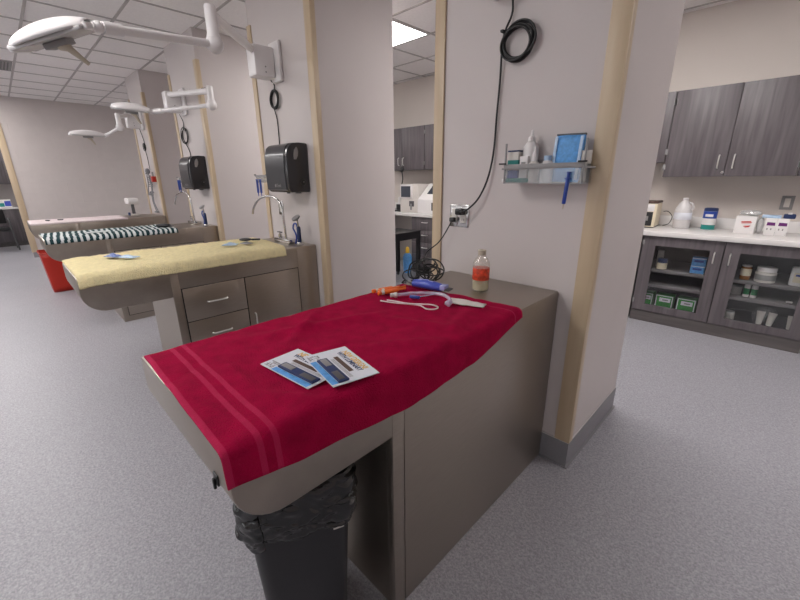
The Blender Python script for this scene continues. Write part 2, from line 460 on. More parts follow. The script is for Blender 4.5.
# ------------------------------------------------------------------ steel wet tables
TW, TL, TH = .62, 1.510, .895
Y0 = .19
def make_table(label, x, plain):
    """x: right side of the table; local x runs 0 .. -TW, local y 0 .. TL towards the wall"""
    t = thing('exam_table', label, 'table', (x, Y0, 0), group='stainless steel tables in a row')
    R = .115
    prof = [(0, TH), (0, .69 + R)]
    for i in range(1, 9):
        a = i / 8 * PI / 2
        prof.append((R - R * math.cos(a), .69 + R - R * math.sin(a)))
    prof += [(TL, .69), (TL, TH)]
    tub = MB().prism(prof, 0, -TW, 0, bev=.006).build('table_top', M_STEEL, t)
    MB().box(-TW + .004, -.003, .445, TL, 0, .69).build('base_cabinet', M_STEELV, t, smooth=False)
    MB().box(-.028, .0015, .441, .487, 0, TH - .008, bev=.002).build('corner_post', M_STEELV, t)
    if plain:
        MB().box(-.003, .0015, .4895, TL - .001, .002, TH - .008, bev=.0008).build('side_panel', M_STEELV, t)
        return t
    MB().box(-.003, .0015, 1.336, TL - .001, .002, TH - .008, bev=.0008).build('end_panel', M_STEELV, t)
    MB().box(-.012, .0008, .4905, 1.334, .06, .740).build('face_frame', M_SEAM, t, smooth=False)
    MB().box(-.003, .0015, .4905, 1.333, .738, TH - .008, bev=.0006).build('rail', M_STEELV, t)
    for z0, z1 in ((.510, .7335), (.285, .505), (.065, .280)):
        d = MB().box(.0009, .004, .496, .897, z0, z1, bev=.001).build('drawer', M_STEELV, t)
        zc = z0 + (z1 - z0) * .5
        MB().tube([(.003, .635, zc), (.022, .645, zc), (.024, .70, zc), (.022, .755, zc), (.003, .765, zc)], .005).build('handle', M_NICKEL, d)
    d = MB().box(.0009, .004, .904, 1.329, .065, .7335, bev=.001).build('door', M_STEELV, t)
    MB().tube([(.003, .945, .46), (.022, .945, .452), (.024, .945, .41), (.022, .945, .368), (.003, .945, .36)], .005).build('handle', M_NICKEL, d)
    MB().box(-.05, .0, .49, 1.335, .001, .058).build('toe_kick', M_STEELV, t, smooth=False)
    return t
T1X, T2X, T3X, T4X = -.66, -2.63, -4.64, -6.62
make_table('nearest stainless steel table, under the red towel', T1X, True)
tb = make_table('stainless steel table with drawers, under the yellow towel', T2X, False)
dup(tb, (T3X, Y0, 0), 'stainless steel table under the striped towel')
dup(tb, (T4X, Y0, 0), 'farthest stainless steel table, under the pale pink pad')
t = tag(MB().box(-.012, .012, -.004, 0, -.014, .014, bev=.002).box(-.004, .004, -.01, -.004, -.022, .004, bev=.002).build('latch_clip', M_BLACKP, loc=(-.735, Y0 + .0005, .795)),
        'small black plastic clip on the front end of the nearest steel table', 'clip')

# ------------------------------------------------------------------ towels
def drape(xl, xr, over, y0, y1, z, wav, seed, rim=.02, overfn=None, frontover=0.0, nu=90, nv=130):
    """sheet from xl across to the rim xr, then hanging 'over' down the side"""
    L = xr - xl
    def f(u, v):
        y = y0 + (y1 - y0) * v
        ov = over if overfn is None else overfn(y)
        tot = L + ov
        s = u * tot
        w = wav * (N(s * 5 + seed, y * 4, seed) + .6 * N(s * 11 + y * 6, y * 9, seed + 3))
        w = abs(w) * 1.3
        if s <= L - rim:
            x, zz = xl + s, z + w
        elif s <= L + rim * .57:
            a = (s - (L - rim)) / (rim * 1.57) * PI / 2
            x = xr - rim + math.sin(a) * (rim + .001); zz = z - rim + math.cos(a) * rim + w * (1 - a / PI * 2)
        else:
            d = s - (L + rim * .57)
            x = xr + .001 + d * .10 + .010 * abs(N(y * 6, seed, d * 3)) * min(1, d * 14); zz = z - rim - d
        return (x, y, zz)
    return f
def over_red(y):
    K = ((.19, .062), (.35, .085), (.70, .114), (1.0, .095), (1.34, .018))
    for (a, p), (b, q) in zip(K, K[1:]):
        if y <= b:
            k = max(0, min(1, (y - a) / (b - a))); k = .5 * k + .5 * k * k * (3 - 2 * k)
            return p + (q - p) * k
    return .018
fr0 = drape(-1.255, T1X, .1, .195, 1.30, TH + .001, .006, 3.1, overfn=over_red)
def fr(u, v):
    x, y, z = fr0(u, v)
    top = max(0.0, min(1.0, (z - TH + .02) / .02)) if x <= T1X else 0
    # a few long soft folds running over the top
    for (ax, ay, bx, by, h, w) in ((-1.15, .45, -1.0, .95, .014, .03), (-1.22, .78, -1.0, .52, .012, .022), (-.83, .66, -.66, .90, .013, .035), (-1.0, .88, -.72, .98, .012, .03), (-.80, 1.19, -.70, .95, .016, .026), (-1.05, .345, -.74, .335, .008, .016), (-.80, .35, -.66, .42, .008, .018)):
        A = Vector((ax, ay)); B = Vector((bx, by)); P = Vector((x, y)); d = B - A
        tt = max(0, min(1, (P - A).dot(d) / d.length_squared)); q = (A + d * tt - P).length
        z += top * h * math.exp(-(q / w) ** 2) * math.sin(PI * min(1, max(0, .1 + tt * .8)))
    vb = (v - .75) / .25
    if vb > 0:   # rear edge runs a little askew
        y += vb * (x + 1.255) / .6 * .06 - vb * .01
    # front-left corner lies just on the rim
    y += (1 - v) ** 6 * (-.012 * max(0, min(1, (x + 1.25) / .6)))
    return (x, y, z)
def fr_mi(u, v):
    y = .195 + 1.105 * v
    return 1 if (y < .206 or .260 < y < .275 or .292 < y < .306 or 1.247 < y < 1.257 or y > 1.292) else 0
o = MB().grid(96, 170, fr, fr_mi).build('towel', [M_RED, M_REDB], solid=.005)
tag(o, 'crimson red terry towel spread over the nearest steel table', 'towel')

fy0 = drape(-3.245, T2X, .045, .195, 1.47, TH + .001, .008, 8.2, rim=.03)
def fy(u, v):
    x, y, z = fy0(u, v)
    z += .006 + .004 * N(x * 40, y * 40, 2)
    if v < .06: z -= (.06 - v) * .12
    if v > .8: y += -(v - .8) * .6 * max(0, (x + 3.245 - .25)) 
    return (x, y, z)
o = MB().grid(70, 130, fy).build('towel', M_YEL, solid=.016)
tag(o, 'pale yellow fluffy towel covering the second steel table', 'towel')

fs0 = drape(-5.23, T3X, .03, .20, 1.28, TH + .001, .007, 5.2, rim=.02)
def fs(u, v):
    x, y, z = fs0(u, v)
    return (x, y, z)
def fs_mi(u, v):
    y = .20 + 1.08 * v + u * .05 + .008 * N(u * 5, v * 20, 1)
    return 1 if (y / .047) % 1.0 < .54 else 0
o = MB().grid(50, 170, fs, fs_mi).build('towel', [M_STW, M_STG], solid=.008)
tag(o, 'dark green and white striped towel on the third steel table', 'towel')
fp0 = drape(-7.22, T4X, .012, .195, 1.22, TH + .001, .004, 1.2, rim=.012)
o = MB().grid(40, 70, fp0).build('absorbent_pad', M_PINKW, solid=.006)
tag(o, 'pale pink absorbent pad on the farthest steel table', 'pad')

# ------------------------------------------------------------------ things on the red towel
ZT = TH + .017
def card(label, corners, z, tilt=0.0, title=True):
    """corners: rear-left, rear-right, front-right, front-left on the towel (x, y)"""
    a, b, c, d = [Vector(p) for p in corners]
    ctr = (a + b + c + d) / 4
    ex = ((b + c) / 2 - (a + d) / 2)               # from the strip side towards the title side
    w = ex.length
    ey = ((a + b) / 2 - (d + c) / 2); h = ey.length
    ang = math.atan2(ex.y, ex.x)
    t = thing('product_card', label, 'card', (ctr.x, ctr.y, z), ang, group='white product cards on the red towel')
    t.rotation_euler = (0, tilt, ang)
    MB().box(-w / 2, w / 2, -h / 2, h / 2, 0, .0022).build('backing_card', M_PAPER, t, smooth=False)
    zz = .0022
    MB().box(-w * .49, -w * .36, -h * .46, h * .26, zz, zz + .0005).build('blue_strip', M_SKY, t, smooth=False)
    tool = MB().box(-w * .36, -w * .13, -h * .47, h * .24, zz, zz + .006, bev=.0028).build('blister_tool', M_NAVY, t)
    MB().box(-w * .33, -w * .20, -h * .44, -h * .20, zz + .006, zz + .0075, bev=.0005).build('tool_grip', M_DKGREY, tool)
    MB().box(-w * .31, -w * .18, -h * .02, h * .20, zz + .006, zz + .0075, bev=.0005).build('tool_blade', M_GREY, tool)
    MB().box(w * .02, w * .12, -h * .26, h * .24, zz, zz + .0005).build('picture_panel', M_BROWN, t, smooth=False)
    dots = MB()
    for i in range(12):
        for j in range(5):
            if random.random() < .6: dots.box(-w * .46 + j * w * .05, -w * .42 + j * w * .05, h * .29 + i * h * .014, h * .298 + i * h * .014, zz, zz + .0004)
    dots.build('fine_print', M_GREY, t, smooth=False)
    ln = MB()
    for i in range(4): ln.box(-w * .07 + i * w * .02, -w * .063 + i * w * .02, -h * .40, h * .2, zz, zz + .0004)
    ln.build('text_lines', M_GREY, t, smooth=False)
    text('title', 'NEW DESIGN!', h * .125, M_GOLD, t, (w * .36, h * .02, zz), (0, 0, -PI / 2), bold=h * .003, sx=.82)
    text('subtitle', 'WITH LUMINARY', h * .10, M_NAVY, t, (w * .235, h * .02, zz), (0, 0, -PI / 2), bold=h * .003, sx=.86)
    return t
card('white product card lying lower left, half under the other card', [(-.942, .402), (-.952, .527), (-.745, .545), (-.733, .422)], ZT - .004)
card('white product card with gold title lying on top of the other card', [(-.875, .52), (-.855, .645), (-.665, .575), (-.695, .445)], ZT + .0005, tilt=.012)

# clipper
t = thing('hair_clipper', 'blue electric hair clipper lying at the rear of the red towel', 'clipper', (-1.083, 1.292, TH + .031), .22)
b = MB()
def clip_sec(s):   # half width, half height along the body
    return .019 + .008 * math.sin(s * PI), .016 + .006 * math.sin(s * PI)
def cf(u, v):
    a = u * 2 * PI; w, h = clip_sec(v)
    k = 1.0 if 0 < v < 1 else .0
    return (-.095 + .16 * v, w * k * math.cos(a), h * k * math.sin(a) + .004 * math.sin(v * 4))
b.grid(20, 18, cf, closed_u=True)
body = b.build('body', M_CLIP, t)
MB().box(-.06, .02, -.011, .011, .016, .0245, bev=.004).build('top_panel', M_CLIPL, body)
MB().box(-.005, .02, -.006, .006, .023, .0285, bev=.002).build('switch', M_BLACKP, body)
MB().prism([(.055, -.020), (.082, -.024), (.082, .024), (.055, .020)], 2, -.010, .012, bev=.004).build('head', M_CLIPL, t)
bl = MB().box(.080, .098, -.024, .024, -.009, -.003, bev=.001)
for i in range(12): bl.box(.097, .104, -.0225 + i * .004, -.0205 + i * .004, -.009, -.005)
bl.build('blade', M_DKGREY, t)
MB().tube([(-.093, 0, .0), (-.115, 0, .002), (-.13, 0, .008)], .007, r2=.004).build('strain_relief', M_BLACKP, t)

# bundled cord of the clipper, up to the wall socket
pts = []
rnd = random.Random(11)
loops = []
b = MB()
for i in range(11):
    cx = -1.215 + rnd.uniform(-.05, .045); cy = 1.41 + rnd.uniform(-.03, .045); cz = TH + .056 + rnd.uniform(-.025, .03)
    rx = rnd.uniform(.035, .075); rz = rnd.uniform(.026, .050); yaw = rnd.uniform(-.5, 1.2); tl = rnd.uniform(-.5, .5)
    R = Matrix.Rotation(yaw, 3, 'Z') @ Matrix.Rotation(tl, 3, 'X')
    P = []
    for kk in range(12):
        a = kk / 12 * 2 * PI
        p = Vector((rx * math.cos(a), .028 * math.sin(a) + rnd.uniform(-.006, .006), rz * math.sin(a)))
        p = R @ p + Vector((cx, cy, cz))
        p.z = max(p.z, TH + .0045); p.y = min(p.y, YF - .02)
        P.append(p)
    b.tube(P, .0034, 6, closed=True)
b.tube([(-1.214, 1.263, TH + .040), (-1.24, 1.27, TH + .02), (-1.255, 1.33, TH + .008), (-1.23, 1.38, TH + .03)], .0034, 6)
b.tube([(-1.21, 1.42, TH + .06), (-1.30, 1.50, TH + .07), (-1.37, 1.60, 1.0), (-1.325, 1.655, 1.06), (-1.265, 1.665, 1.155), (-1.262, 1.672, 1.182)], .0034, 6)
tag(b.build('clipper_cord', M_CORD), 'tangled black cord bundled behind the blue clipper, plugged into the wall', 'cord')

# orange packets
t = thing('orange_pens', 'bundle of orange capped syringes at the left rear of the red towel', 'syringes', (-1.185, 1.13, TH + .022), 1.35)
for i, (dx, dy, dz) in enumerate(((0, -.019, .002), (.014, .003, .003), (-.006, .022, .002))):
    Mx = Matrix.Translation((dx, dy, dz)) @ Matrix.Rotation(PI / 2, 4, 'Y')
    s = MB().lathe([(.0, -.07), (.009, -.067), (.0095, .03), (.005, .04), (.005, .075), (0, .077)], seg=12, M=Mx).build('syringe', M_ORANGE, t)
    MB().lathe([(.0092, .0), (.0099, .001), (.0099, -.012), (.0092, -.013)], seg=12, M=Mx @ Matrix.Translation((0, 0, -.04))).build('clear_tip', M_WHITE2, s)
# endotracheal tube
t = thing('airway_tube', 'clear curved airway tube with blue pilot balloon across the red towel', 'tube', (0, 0, 0))
z = TH + .0215
MB().tube([(-1.112, 1.105, z), (-1.075, 1.17, z), (-1.03, 1.215, z), (-.97, 1.235, z + .002), (-.905, 1.205, z + .002), (-.865, 1.145, z)], .0075, 10).build('tube_shaft', M_TUBE, t)
MB().lathe([(.008, 0), (.012, .002), (.012, .012), (.009, .014), (.009, .03), (0, .03)], seg=14, M=Matrix.Translation((-1.112, 1.108, z)) @ Matrix.Rotation(1.05, 4, 'Z') @ Matrix.Rotation(-PI / 2, 4, 'Y')).build('connector', M_WHITE2, t)
MB().ball((-.880, 1.165, z + .001), (.013, .02, .011), 12).build('cuff', M_TUBE, t)
MB().tube([(-1.0, 1.228, z), (-1.02, 1.19, z - .004), (-1.035, 1.15, z - .002)], .002, 6).build('inflation_line', M_SKYP, t)
MB().box(-.022, .022, -.009, .009, -.006, .006, bev=.004, M=Matrix.Translation((-1.035, 1.135, z)) @ Matrix.Rotation(.4, 4, 'Z')).build('pilot_balloon', M_BLUE, t)
# white gauze tie
o = MB().tube([(-1.115, 1.012, z - .005), (-1.05, 1.03, z - .004), (-.99, 1.06, z - .004), (-.945, 1.07, z - .002), (-.905, 1.058, z - .003), (-.878, 1.075, z - .003), (-.885, 1.105, z - .003), (-.92, 1.105, z - .001), (-.955, 1.075, z + .001), (-1.0, 1.05, z), (-1.06, 1.045, z - .003), (-1.10, 1.035, z - .004)], .0028, 6).build('gauze_tie', M_PINKW)
tag(o, 'thin white looped tie lying in front of the clear airway tube', 'tie')
# white packet
def pk(u, v): return (-.075 + .15 * u, -.022 + .044 * v, .003 + .003 * N(u * 6, v * 4, 2) + .004 * math.sin(u * 5) * (v - .4))
o = MB().grid(24, 10, pk).build('paper_packet', M_WHITE2, loc=(-.835, 1.225, TH + .014), solid=.003)
o.rotation_euler = (.10, .02, .28)
tag(o, 'flat white paper packet at the right rear of the red towel', 'packet')

# bottle on the bare steel
t = thing('glass_bottle', 'clear bottle with red and orange label on the bare steel by the wall', 'bottle', (-.933, 1.473, TH + .0006))
MB().lathe([(.034, 0), (.038, .004), (.039, .02), (.037, .055), (.037, .105), (.039, .115), (.037, .130), (.028, .148), (.0175, .160), (.016, .168)], seg=28).build('bottle_body', M_BOTTLE, t)
MB().lathe([(.031, .004), (.035, .008), (.035, .052), (0, .053)], seg=24).build('liquid', M_LIQUID, t)
MB().lathe([(.0378, .052), (.0382, .053), (.0382, .106), (.0378, .107)], seg=28).build('label_wrap', M_LABEL, t)
MB().lathe([(.0183, .166), (.0185, .168), (.0185, .187), (.0165, .188), (.0, .188)], seg=20).build('neck', M_BEIGE, t)

# ------------------------------------------------------------------ bin under the nearest table
t = thing('trash_bin', 'slim black trash bin with black liner under the nearest steel table', 'bin', (-.748, .375, 0), -.385)
def ring(z, grow=0.0):
    k = z / .62
    y0 = -.108 - .030 * k - grow; y1 = .108 + .036 * k + grow; x1 = -.016 + .016 * k + grow; x0 = -.275 - .012 * k - grow
    return x0, x1, y0, y1
def rr(x0, x1, y0, y1, r, u):
    """rounded rectangle point at parameter u"""
    pts = []
    W, H = x1 - x0 - 2 * r, y1 - y0 - 2 * r
    per = [H, PI / 2 * r, W, PI / 2 * r, H, PI / 2 * r, W, PI / 2 * r]
    s = (u % 1.0) * sum(per)
    for i, L in enumerate(per):
        if s <= L + 1e-9: break
        s -= L
    if i == 0: return (x1, y0 + r + s)
    if i == 1: a = s / r; return (x1 - r + r * math.cos(a), y1 - r + r * math.sin(a))
    if i == 2: return (x1 - r - s, y1)
    if i == 3: a = PI / 2 + s / r; return (x0 + r + r * math.cos(a), y1 - r + r * math.sin(a))
    if i == 4: return (x0, y1 - r - s)
    if i == 5: a = PI + s / r; return (x0 + r + r * math.cos(a), y0 + r + r * math.sin(a))
    if i == 6: return (x0 + r + s, y0)
    a = 1.5 * PI + s / r; return (x1 - r + r * math.cos(a), y0 + r + r * math.sin(a))
def binf(u, v):
    z = .62 * v; x, y = rr(*ring(z), .035, u); return (x, y, z)
b = MB().grid(64, 12, binf, closed_u=True)
b.box(-.26, -.03, -.09, .09, 0.0, .006)
binb = b.build('bin_body', M_BIN, t, solid=-.003)
MB().box(-.0012, .0010, .082, .112, .455, .53).build('white_sticker', M_WHITE2, binb, smooth=False)
def bagf(u, v):
    # from inside the mouth, over the rim and down the outside in loose folds
    low = .486 + .04 * N(u * 7, 1.3) - .035 * math.exp(-((u - .07) / .05) ** 2)
    if v < .25: z = .50 + (.632 - .50) * v / .25; gr = -.012 + .01 * v / .25
    elif v < .35: z = .632 + .008 * math.sin((v - .25) / .1 * PI); gr = -.002 + .012 * (v - .25) / .1
    else:
        k = (v - .35) / .65; z = .632 + (low - .632) * k; gr = .008 + .010 * math.sin(k * PI) + .016 * abs(N(u * 16 + z * 9, z * 30 - u * 12, 4)) + .007 * abs(N(u * 34 + z * 30, z * 44, 9))
    z += .020 * N(u * 12, v * 5, 2) * (1 if v > .3 else .4)
    x, y = rr(*ring(min(z, .62), gr), .035 + max(gr, 0), u); return (x, y, min(z, .672))
MB().grid(220, 60, bagf, closed_u=True).build('bin_liner', M_BAG, t, solid=.0006)

# red bin under the far tables
t = thing('red_bin', 'red plastic bin under the front end of the farthest table', 'bin', (-6.62, 0, 0))
def rbf(u, v):
    z = .52 * v; k = v
    x, y = rr(-.36 - .04 * k, -.03 + .03 * k, .235 - .035 * k, .50 + .09 * k, .03, u); return (x, y, z)
b = MB().grid(48, 8, rbf, closed_u=True); b.box(-.34, -.05, .25, .48, 0, .006)
rb = b.build('bin_body', M_REDP, t, solid=-.004)
MB().tube([rr(-.402, .002, .198, .592, .03, i / 40) + (.52,) for i in range(40)], .008, 8, closed=True, smooth=False).build('rim', M_REDP, t)

# ------------------------------------------------------------------ wall fittings of the nearest stub
# socket
t = thing('wall_socket', 'double steel wall outlet with two black plugs above the nearest table', 'outlet', (-1.232, YF, 1.20))
MB().box(-.06, .06, -.006, 0, -.058, .058, bev=.004).build('cover_plate', M_CHROME, t)
for x in (-.028, .028): 
    r = MB().box(x - .018, x + .018, -.0085, -.006, -.036, .036, bev=.002).build('receptacle', M_WHITE2, t)
    MB().box(x - .007, x - .004, -.0092, -.0085, -.024, -.012).box(x + .004, x + .007, -.0092, -.0085, -.024, -.012).build('slots', M_SEAM, r, smooth=False)
tag(MB().box(-.022, .022, -.052, -.009, -.017, .017, bev=.007).box(-.008, .008, -.062, -.050, -.008, .008, bev=.003).build('power_plug', M_BLACKP, loc=(-1.206, YF, 1.225)), 'larger black plug in the upper right socket of the steel outlet', 'plug')
tag(MB().box(-.014, .014, -.035, -.009, -.012, .012, bev=.005).build('power_plug', M_BLACKP, loc=(-1.262, YF, 1.180)), 'small black plug in the lower left socket of the steel outlet', 'plug')

def coil(b, c, rx, rz, n, r, depth, seed):
    rd = random.Random(seed)
    for i in range(n):
        P = []
        ox, oz = rd.uniform(-.008, .008), rd.uniform(-.008, .008); k = rd.uniform(.9, 1.06)
        for j in range(16):
            a = j / 16 * 2 * PI
            P.append((c[0] + ox + rx * k * math.cos(a), c[1] - depth * i / max(1, n - 1) + rd.uniform(-.001, .001), c[2] + oz + rz * k * math.sin(a)))
        b.tube(P, r, 7, closed=True)
yc = YF - .012
b = MB()
coil(b, (-.948, yc, 1.938), .072, .066, 6, .0048, .022, 4)
b.tube([(-.985, YF - .04, 2.141), (-.99, yc, 2.06), (-1.01, yc - .012, 1.995), (-1.022, yc - .012, 1.94), (-1.03, yc, 1.80), (-1.036, yc, 1.66), (-1.040, yc, 1.52), (-1.055, yc - .01, 1.40), (-1.095, yc - .02, 1.30), (-1.15, yc - .035, 1.24), (-1.19, YF - .060, 1.224), (-1.206, YF - .064, 1.225)], .0045, 7)
b.box(-1.026, -1.012, yc - .03, yc + .004, 1.985, 1.995, bev=.002)
tag(b.build('lamp_cord', M_CORD), 'black cord looped in a thick coil on the wall above the outlet', 'cord')

# basket with supplies
bx0, bx1, by0, by1, bz = -.912, -.582, 1.585, 1.704, 1.366
t = thing('wall_basket', 'clear plastic wall basket with grey front rail, on the nearest partition', 'basket', (bx0, by0, bz))
W, D = bx1 - bx0, by1 - by0
b = MB().box(0, W, 0, D, 0, .004); b.box(0, .003, 0, D, .004, .075); b.box(W - .003, W, 0, D, .004, .075); b.box(.003, W - .003, 0, .003, .004, .062)
b.box(.003, W - .003, D - .003, D, .004, .10)
b.build('tray', M_CLEAR, t, smooth=False)
MB().box(-.004, W + .004, -.006, .0, .060, .080, bev=.002).build('front_rail', M_GREY, t)
MB().box(-.014, -.002, -.004, D, .058, .066, bev=.001).build('side_rail', M_GREY, t)
MB().box(W + .002, W + .012, -.004, D, .058, .066, bev=.001).build('side_rail', M_GREY, t)
for x in (-.024, W - .016): MB().box(x, x + .034, -.014, -.006, .079, .086, bev=.002).build('rail_clip', M_BLACKP, t)
for x in (-.006, W): MB().box(x, x + .006, .002, .010, .0, .165, bev=.001).build('corner_post', M_GREY, t)
def on_basket(name, label, cat, x, y): return thing(name, label, cat, (x, y, bz + .0045))
t = on_basket('medicine_carton', 'white and blue carton at the left end of the clear wall basket', 'box', -.893, 1.642)
MB().box(-.024, .024, -.026, .026, 0, .128, bev=.001).build('carton', M_WHITE2, t)
MB().box(-.0245, .0245, -.0265, .0265, .001, .052).build('blue_band', M_BLUE, t, smooth=False)
MB().box(-.0245, .0245, -.0265, .0265, .060, .094).build('teal_band', M_TEAL, t, smooth=False)
MB().box(-.026, .026, -.028, .028, .128, .134).build('flap', M_NAVY, t, smooth=False)
t = on_basket('white_carton', 'small plain white carton leaning beside the blue banded carton', 'box', -.843, 1.632)
MB().box(-.018, .018, -.016, .016, 0, .108, bev=.001).build('carton', M_WHITE, t)
MB().box(-.010, .010, -.0166, -.016, .06, .085).build('printed_panel', M_GREY, t, smooth=False)
t = on_basket('pump_bottle', 'tall white squeeze bottle standing at the back of the clear wall basket', 'bottle', -.838, 1.664)
MB().lathe([(.030, 0), (.033, .004), (.033, .125), (.031, .148), (.020, .165), (.014, .170)], seg=24).build('bottle_body', M_WHITE, t)
MB().lathe([(.015, .169), (.016, .170), (.014, .186), (.007, .192), (.004, .214), (0, .216)], seg=18).build('nozzle_cap', M_WHITE, t)
t = on_basket('dropper_bottle', 'small white dropper bottle in front of the squeeze bottle', 'bottle', -.792, 1.612)
MB().lathe([(.019, 0), (.021, .003), (.021, .078), (.012, .086)], seg=20).build('bottle_body', M_WHITE2, t)
MB().lathe([(.0125, .085), (.013, .086), (.012, .112), (.006, .124), (.004, .142), (0, .143)], seg=16).build('cap', M_WHITE, t)
t = on_basket('spray_bottle', 'clear small bottle with white cap in the middle of the basket', 'bottle', -.740, 1.624)
MB().lathe([(.023, 0), (.025, .003), (.025, .076), (.014, .088)], seg=20).build('bottle_body', M_FROST, t)
MB().lathe([(.0145, .087), (.015, .088), (.015, .106), (0, .107)], seg=16).build('cap', M_SKYP, t)
t = on_basket('ointment_tube', 'green and white ointment tube lying along the basket front', 'tube', -.855, 1.601)
MB().lathe([(.0, -.055), (.009, -.054), (.009, .045), (.004, .06), (0, .061)], seg=14, M=Matrix.Translation((0, 0, .0095)) @ Matrix.Rotation(PI / 2, 4, 'Y')).build('tube_body', M_TEAL, t)
MB().lathe([(.0075, 0), (.008, .001), (.008, .018), (0, .019)], seg=14, M=Matrix.Translation((-.074, 0, .0095)) @ Matrix.Rotation(PI / 2, 4, 'Y')).build('cap', M_WHITE, t)
t = on_basket('cotton_ball_jar', 'short white jar between the cartons and the small bottles', 'jar', -.796, 1.595 + .055)
t.location = (-.700, 1.668, bz + .0045)
MB().lathe([(.018, 0), (.020, .003), (.020, .045), (.017, .05), (0, .05)], seg=18).build('jar_body', M_WHITE2, t)
t = on_basket('wipes_pack', 'upright blue and white pack of wipes at the basket right side', 'pack', -.672, 1.646)
t.rotation_euler = (-.06, .03, 0)
def wp(u, v):
    a = u * 2 * PI; 
    th = .017 * (math.sin(min(1, max(0, v)) * PI) ** .35) + .002
    w = .056
    x = w * max(-1, min(1, 1.25 * math.cos(a))); y = th * math.sin(a)
    return (x, y + .0015 * N(u * 9, v * 9), .002 + .182 * v)
MB().grid(40, 24, wp, closed_u=True).build('pouch', M_SKY, t)
for s in (-1, 1): MB().box(s * .05 - .006, s * .05 + .006, -.0195, -.0165, .012, .175, bev=.001).build('white_edge', M_SKYP, t)
MB().box(-.058, .058, -.006, .006, .180, .187, bev=.002).build('top_seal', M_DKGREY, t)
t = on_basket('tape_roll', 'small white bandage roll at the right end of the clear basket', 'roll', -.602, 1.66)
t.location.z = bz + .0045
MB().lathe([(.0, 0), (.009, 0), (.009, .0705), (.021, .071), (.022, .073), (.022, .118), (.021, .12), (.008, .12), (.008, .1)], seg=20).build('roll_body', M_WHITE2, t)
# blue syringe brush hanging from the front of the basket
t = thing('hanging_syringe', 'bright blue syringe hanging down from the front of the wall basket', 'syringe', (-.634, 1.574, 1.29))
MB().lathe([(.006, .0), (.0075, .002), (.0075, .092), (.006, .095)], seg=14).build('barrel', M_BLUE, t)
MB().lathe([(.0125, .094), (.0135, .095), (.0135, .099), (.006, .1), (.006, .118), (.011, .119), (.011, .122), (0, .122)], seg=14).build('plunger', M_BLUE, t)
MB().lathe([(0, -.022), (.003, -.02), (.003, -.006), (.0045, 0), (.0045, .001)], seg=10).build('tip', M_BEIGE, t)
for ch in t.children: ch.rotation_euler = (0, .06, 0)

# ------------------------------------------------------------------ exam lamps on wall arms
def lamp(label, x, z, post, head, far, up, group='wall mounted exam lamps', hang=.5):
    """x: mount; post: (x,y,zlow,zhigh) of the knuckle; head, far: the two ends of the lamp head; up: tilt of the head"""
    t = thing('exam_lamp', label, 'lamp', (0, 0, 0), group=group)
    m = MB().box(x - .02, x + .13, YF - .03, YF, z - .14, z + .13, bev=.012).build('wall_plate', M_LAMP, t)
    MB().box(x - .055, x + .07, YF - .19, YF - .03, z - .115, z + .09, bev=.014).build('mount_box', M_LAMP, m)
    for zz in (z - .05, z - .085): MB().lathe([(0, 0), (.005, 0), (.005, .003), (0, .003)], seg=10, M=Matrix.Translation((x + .07, YF - .11, zz)) @ Matrix.Rotation(PI / 2, 4, 'Y')).build('screw', M_GREY, m)
    px, py, z0, z1 = post
    s = Vector((x - .01, YF - .15, z + .06)); e = Vector((px, py, z1 - .03))
    d = (e - s)
    a = MB().tube([s, s + d * .3, s + d * .7, e], .026, 12, smooth=False).build('upper_arm', M_LAMP, t)
    nx = s + d * .86
    MB().tube([nx + Vector((0, 0, .015)), nx + d.normalized() * .06 + Vector((0, 0, .015))], .016, 8, smooth=False).build('slot_cover', M_DKGREY, a)
    MB().lathe([(0, z0 - .035), (.03, z0 - .03), (.036, z0 - .01), (.036, z0 + .03), (.030, z0 + .05), (.030, z1), (.026, z1 + .01), (0, z1 + .012)], px, py, 20).build('knuckle', M_LAMP, t)
    h = Vector(head); q = Vector((px, py, z0)); d2 = h - q
    MB().ball(q, .046, 18).build('pivot_ball', M_LAMP, t)
    lo = MB().tube([q, q + d2 * .55, q + d2 * .82], .019, 12, smooth=False).tube([q + d2 * .80, q + d2 * .93], .025, 12, smooth=False).tube([q + d2 * .90, h], .018, 12, smooth=False).build('lower_arm', M_LAMP, t)
    MB().ball(q + d2 * .96, .024, 14).build('swivel', M_LAMP, lo)
    hd = (Vector(far) - h).normalized(); hl = (Vector(far) - h).length
    c = (h + Vector(far)) / 2
    xa = hd; ya = Vector(up).cross(xa).normalized(); za = xa.cross(ya)
    Mx = Matrix((xa, ya, za)).transposed().to_4x4(); Mx.translation = c
    def dome(u, v):
        # a long shallow hood, tapering slightly to the far end
        X = -1 + 2 * u; a = v * PI
        w = .10 * (1 - .5 * abs(X) ** 4) ; hgt = .046 * (1 - .75 * abs(X) ** 2.2) + .012
        p = Vector((X * hl / 2, -w * math.cos(a), hgt * math.sin(a) ** .8))
        return Mx @ p
    hood = MB().grid(28, 20, dome).build('hood', M_LAMP, t, solid=.004)
    MB().box(-hl / 2 + .01, hl / 2 - .01, -.085, .085, -.012, .004, bev=.005, M=Mx).build('lens', M_LAMPG, hood)
    MB().box(-hl / 2 - .008, -hl / 2 + .012, -.06, .06, -.014, .014, bev=.006, M=Mx).build('end_cap', M_LAMP, hood)
    MB().box(hl / 2 - .012, hl / 2 + .008, -.06, .06, -.014, .014, bev=.006, M=Mx).build('end_cap', M_LAMP, hood)
    hh = MB().lathe([(.0, -.135), (.008, -.133), (.010, -.10), (.015, -.055), (.030, -.035), (.030, -.012)], seg=16, M=Mx @ Matrix.Rotation(hang, 4, 'Y')).build('handle', M_BEIGE, t)
    MB().box(-.05, .05, -.035, .035, -.035, -.012, bev=.005, M=Mx).build('lens_collar', M_GREY, hh)
    return t
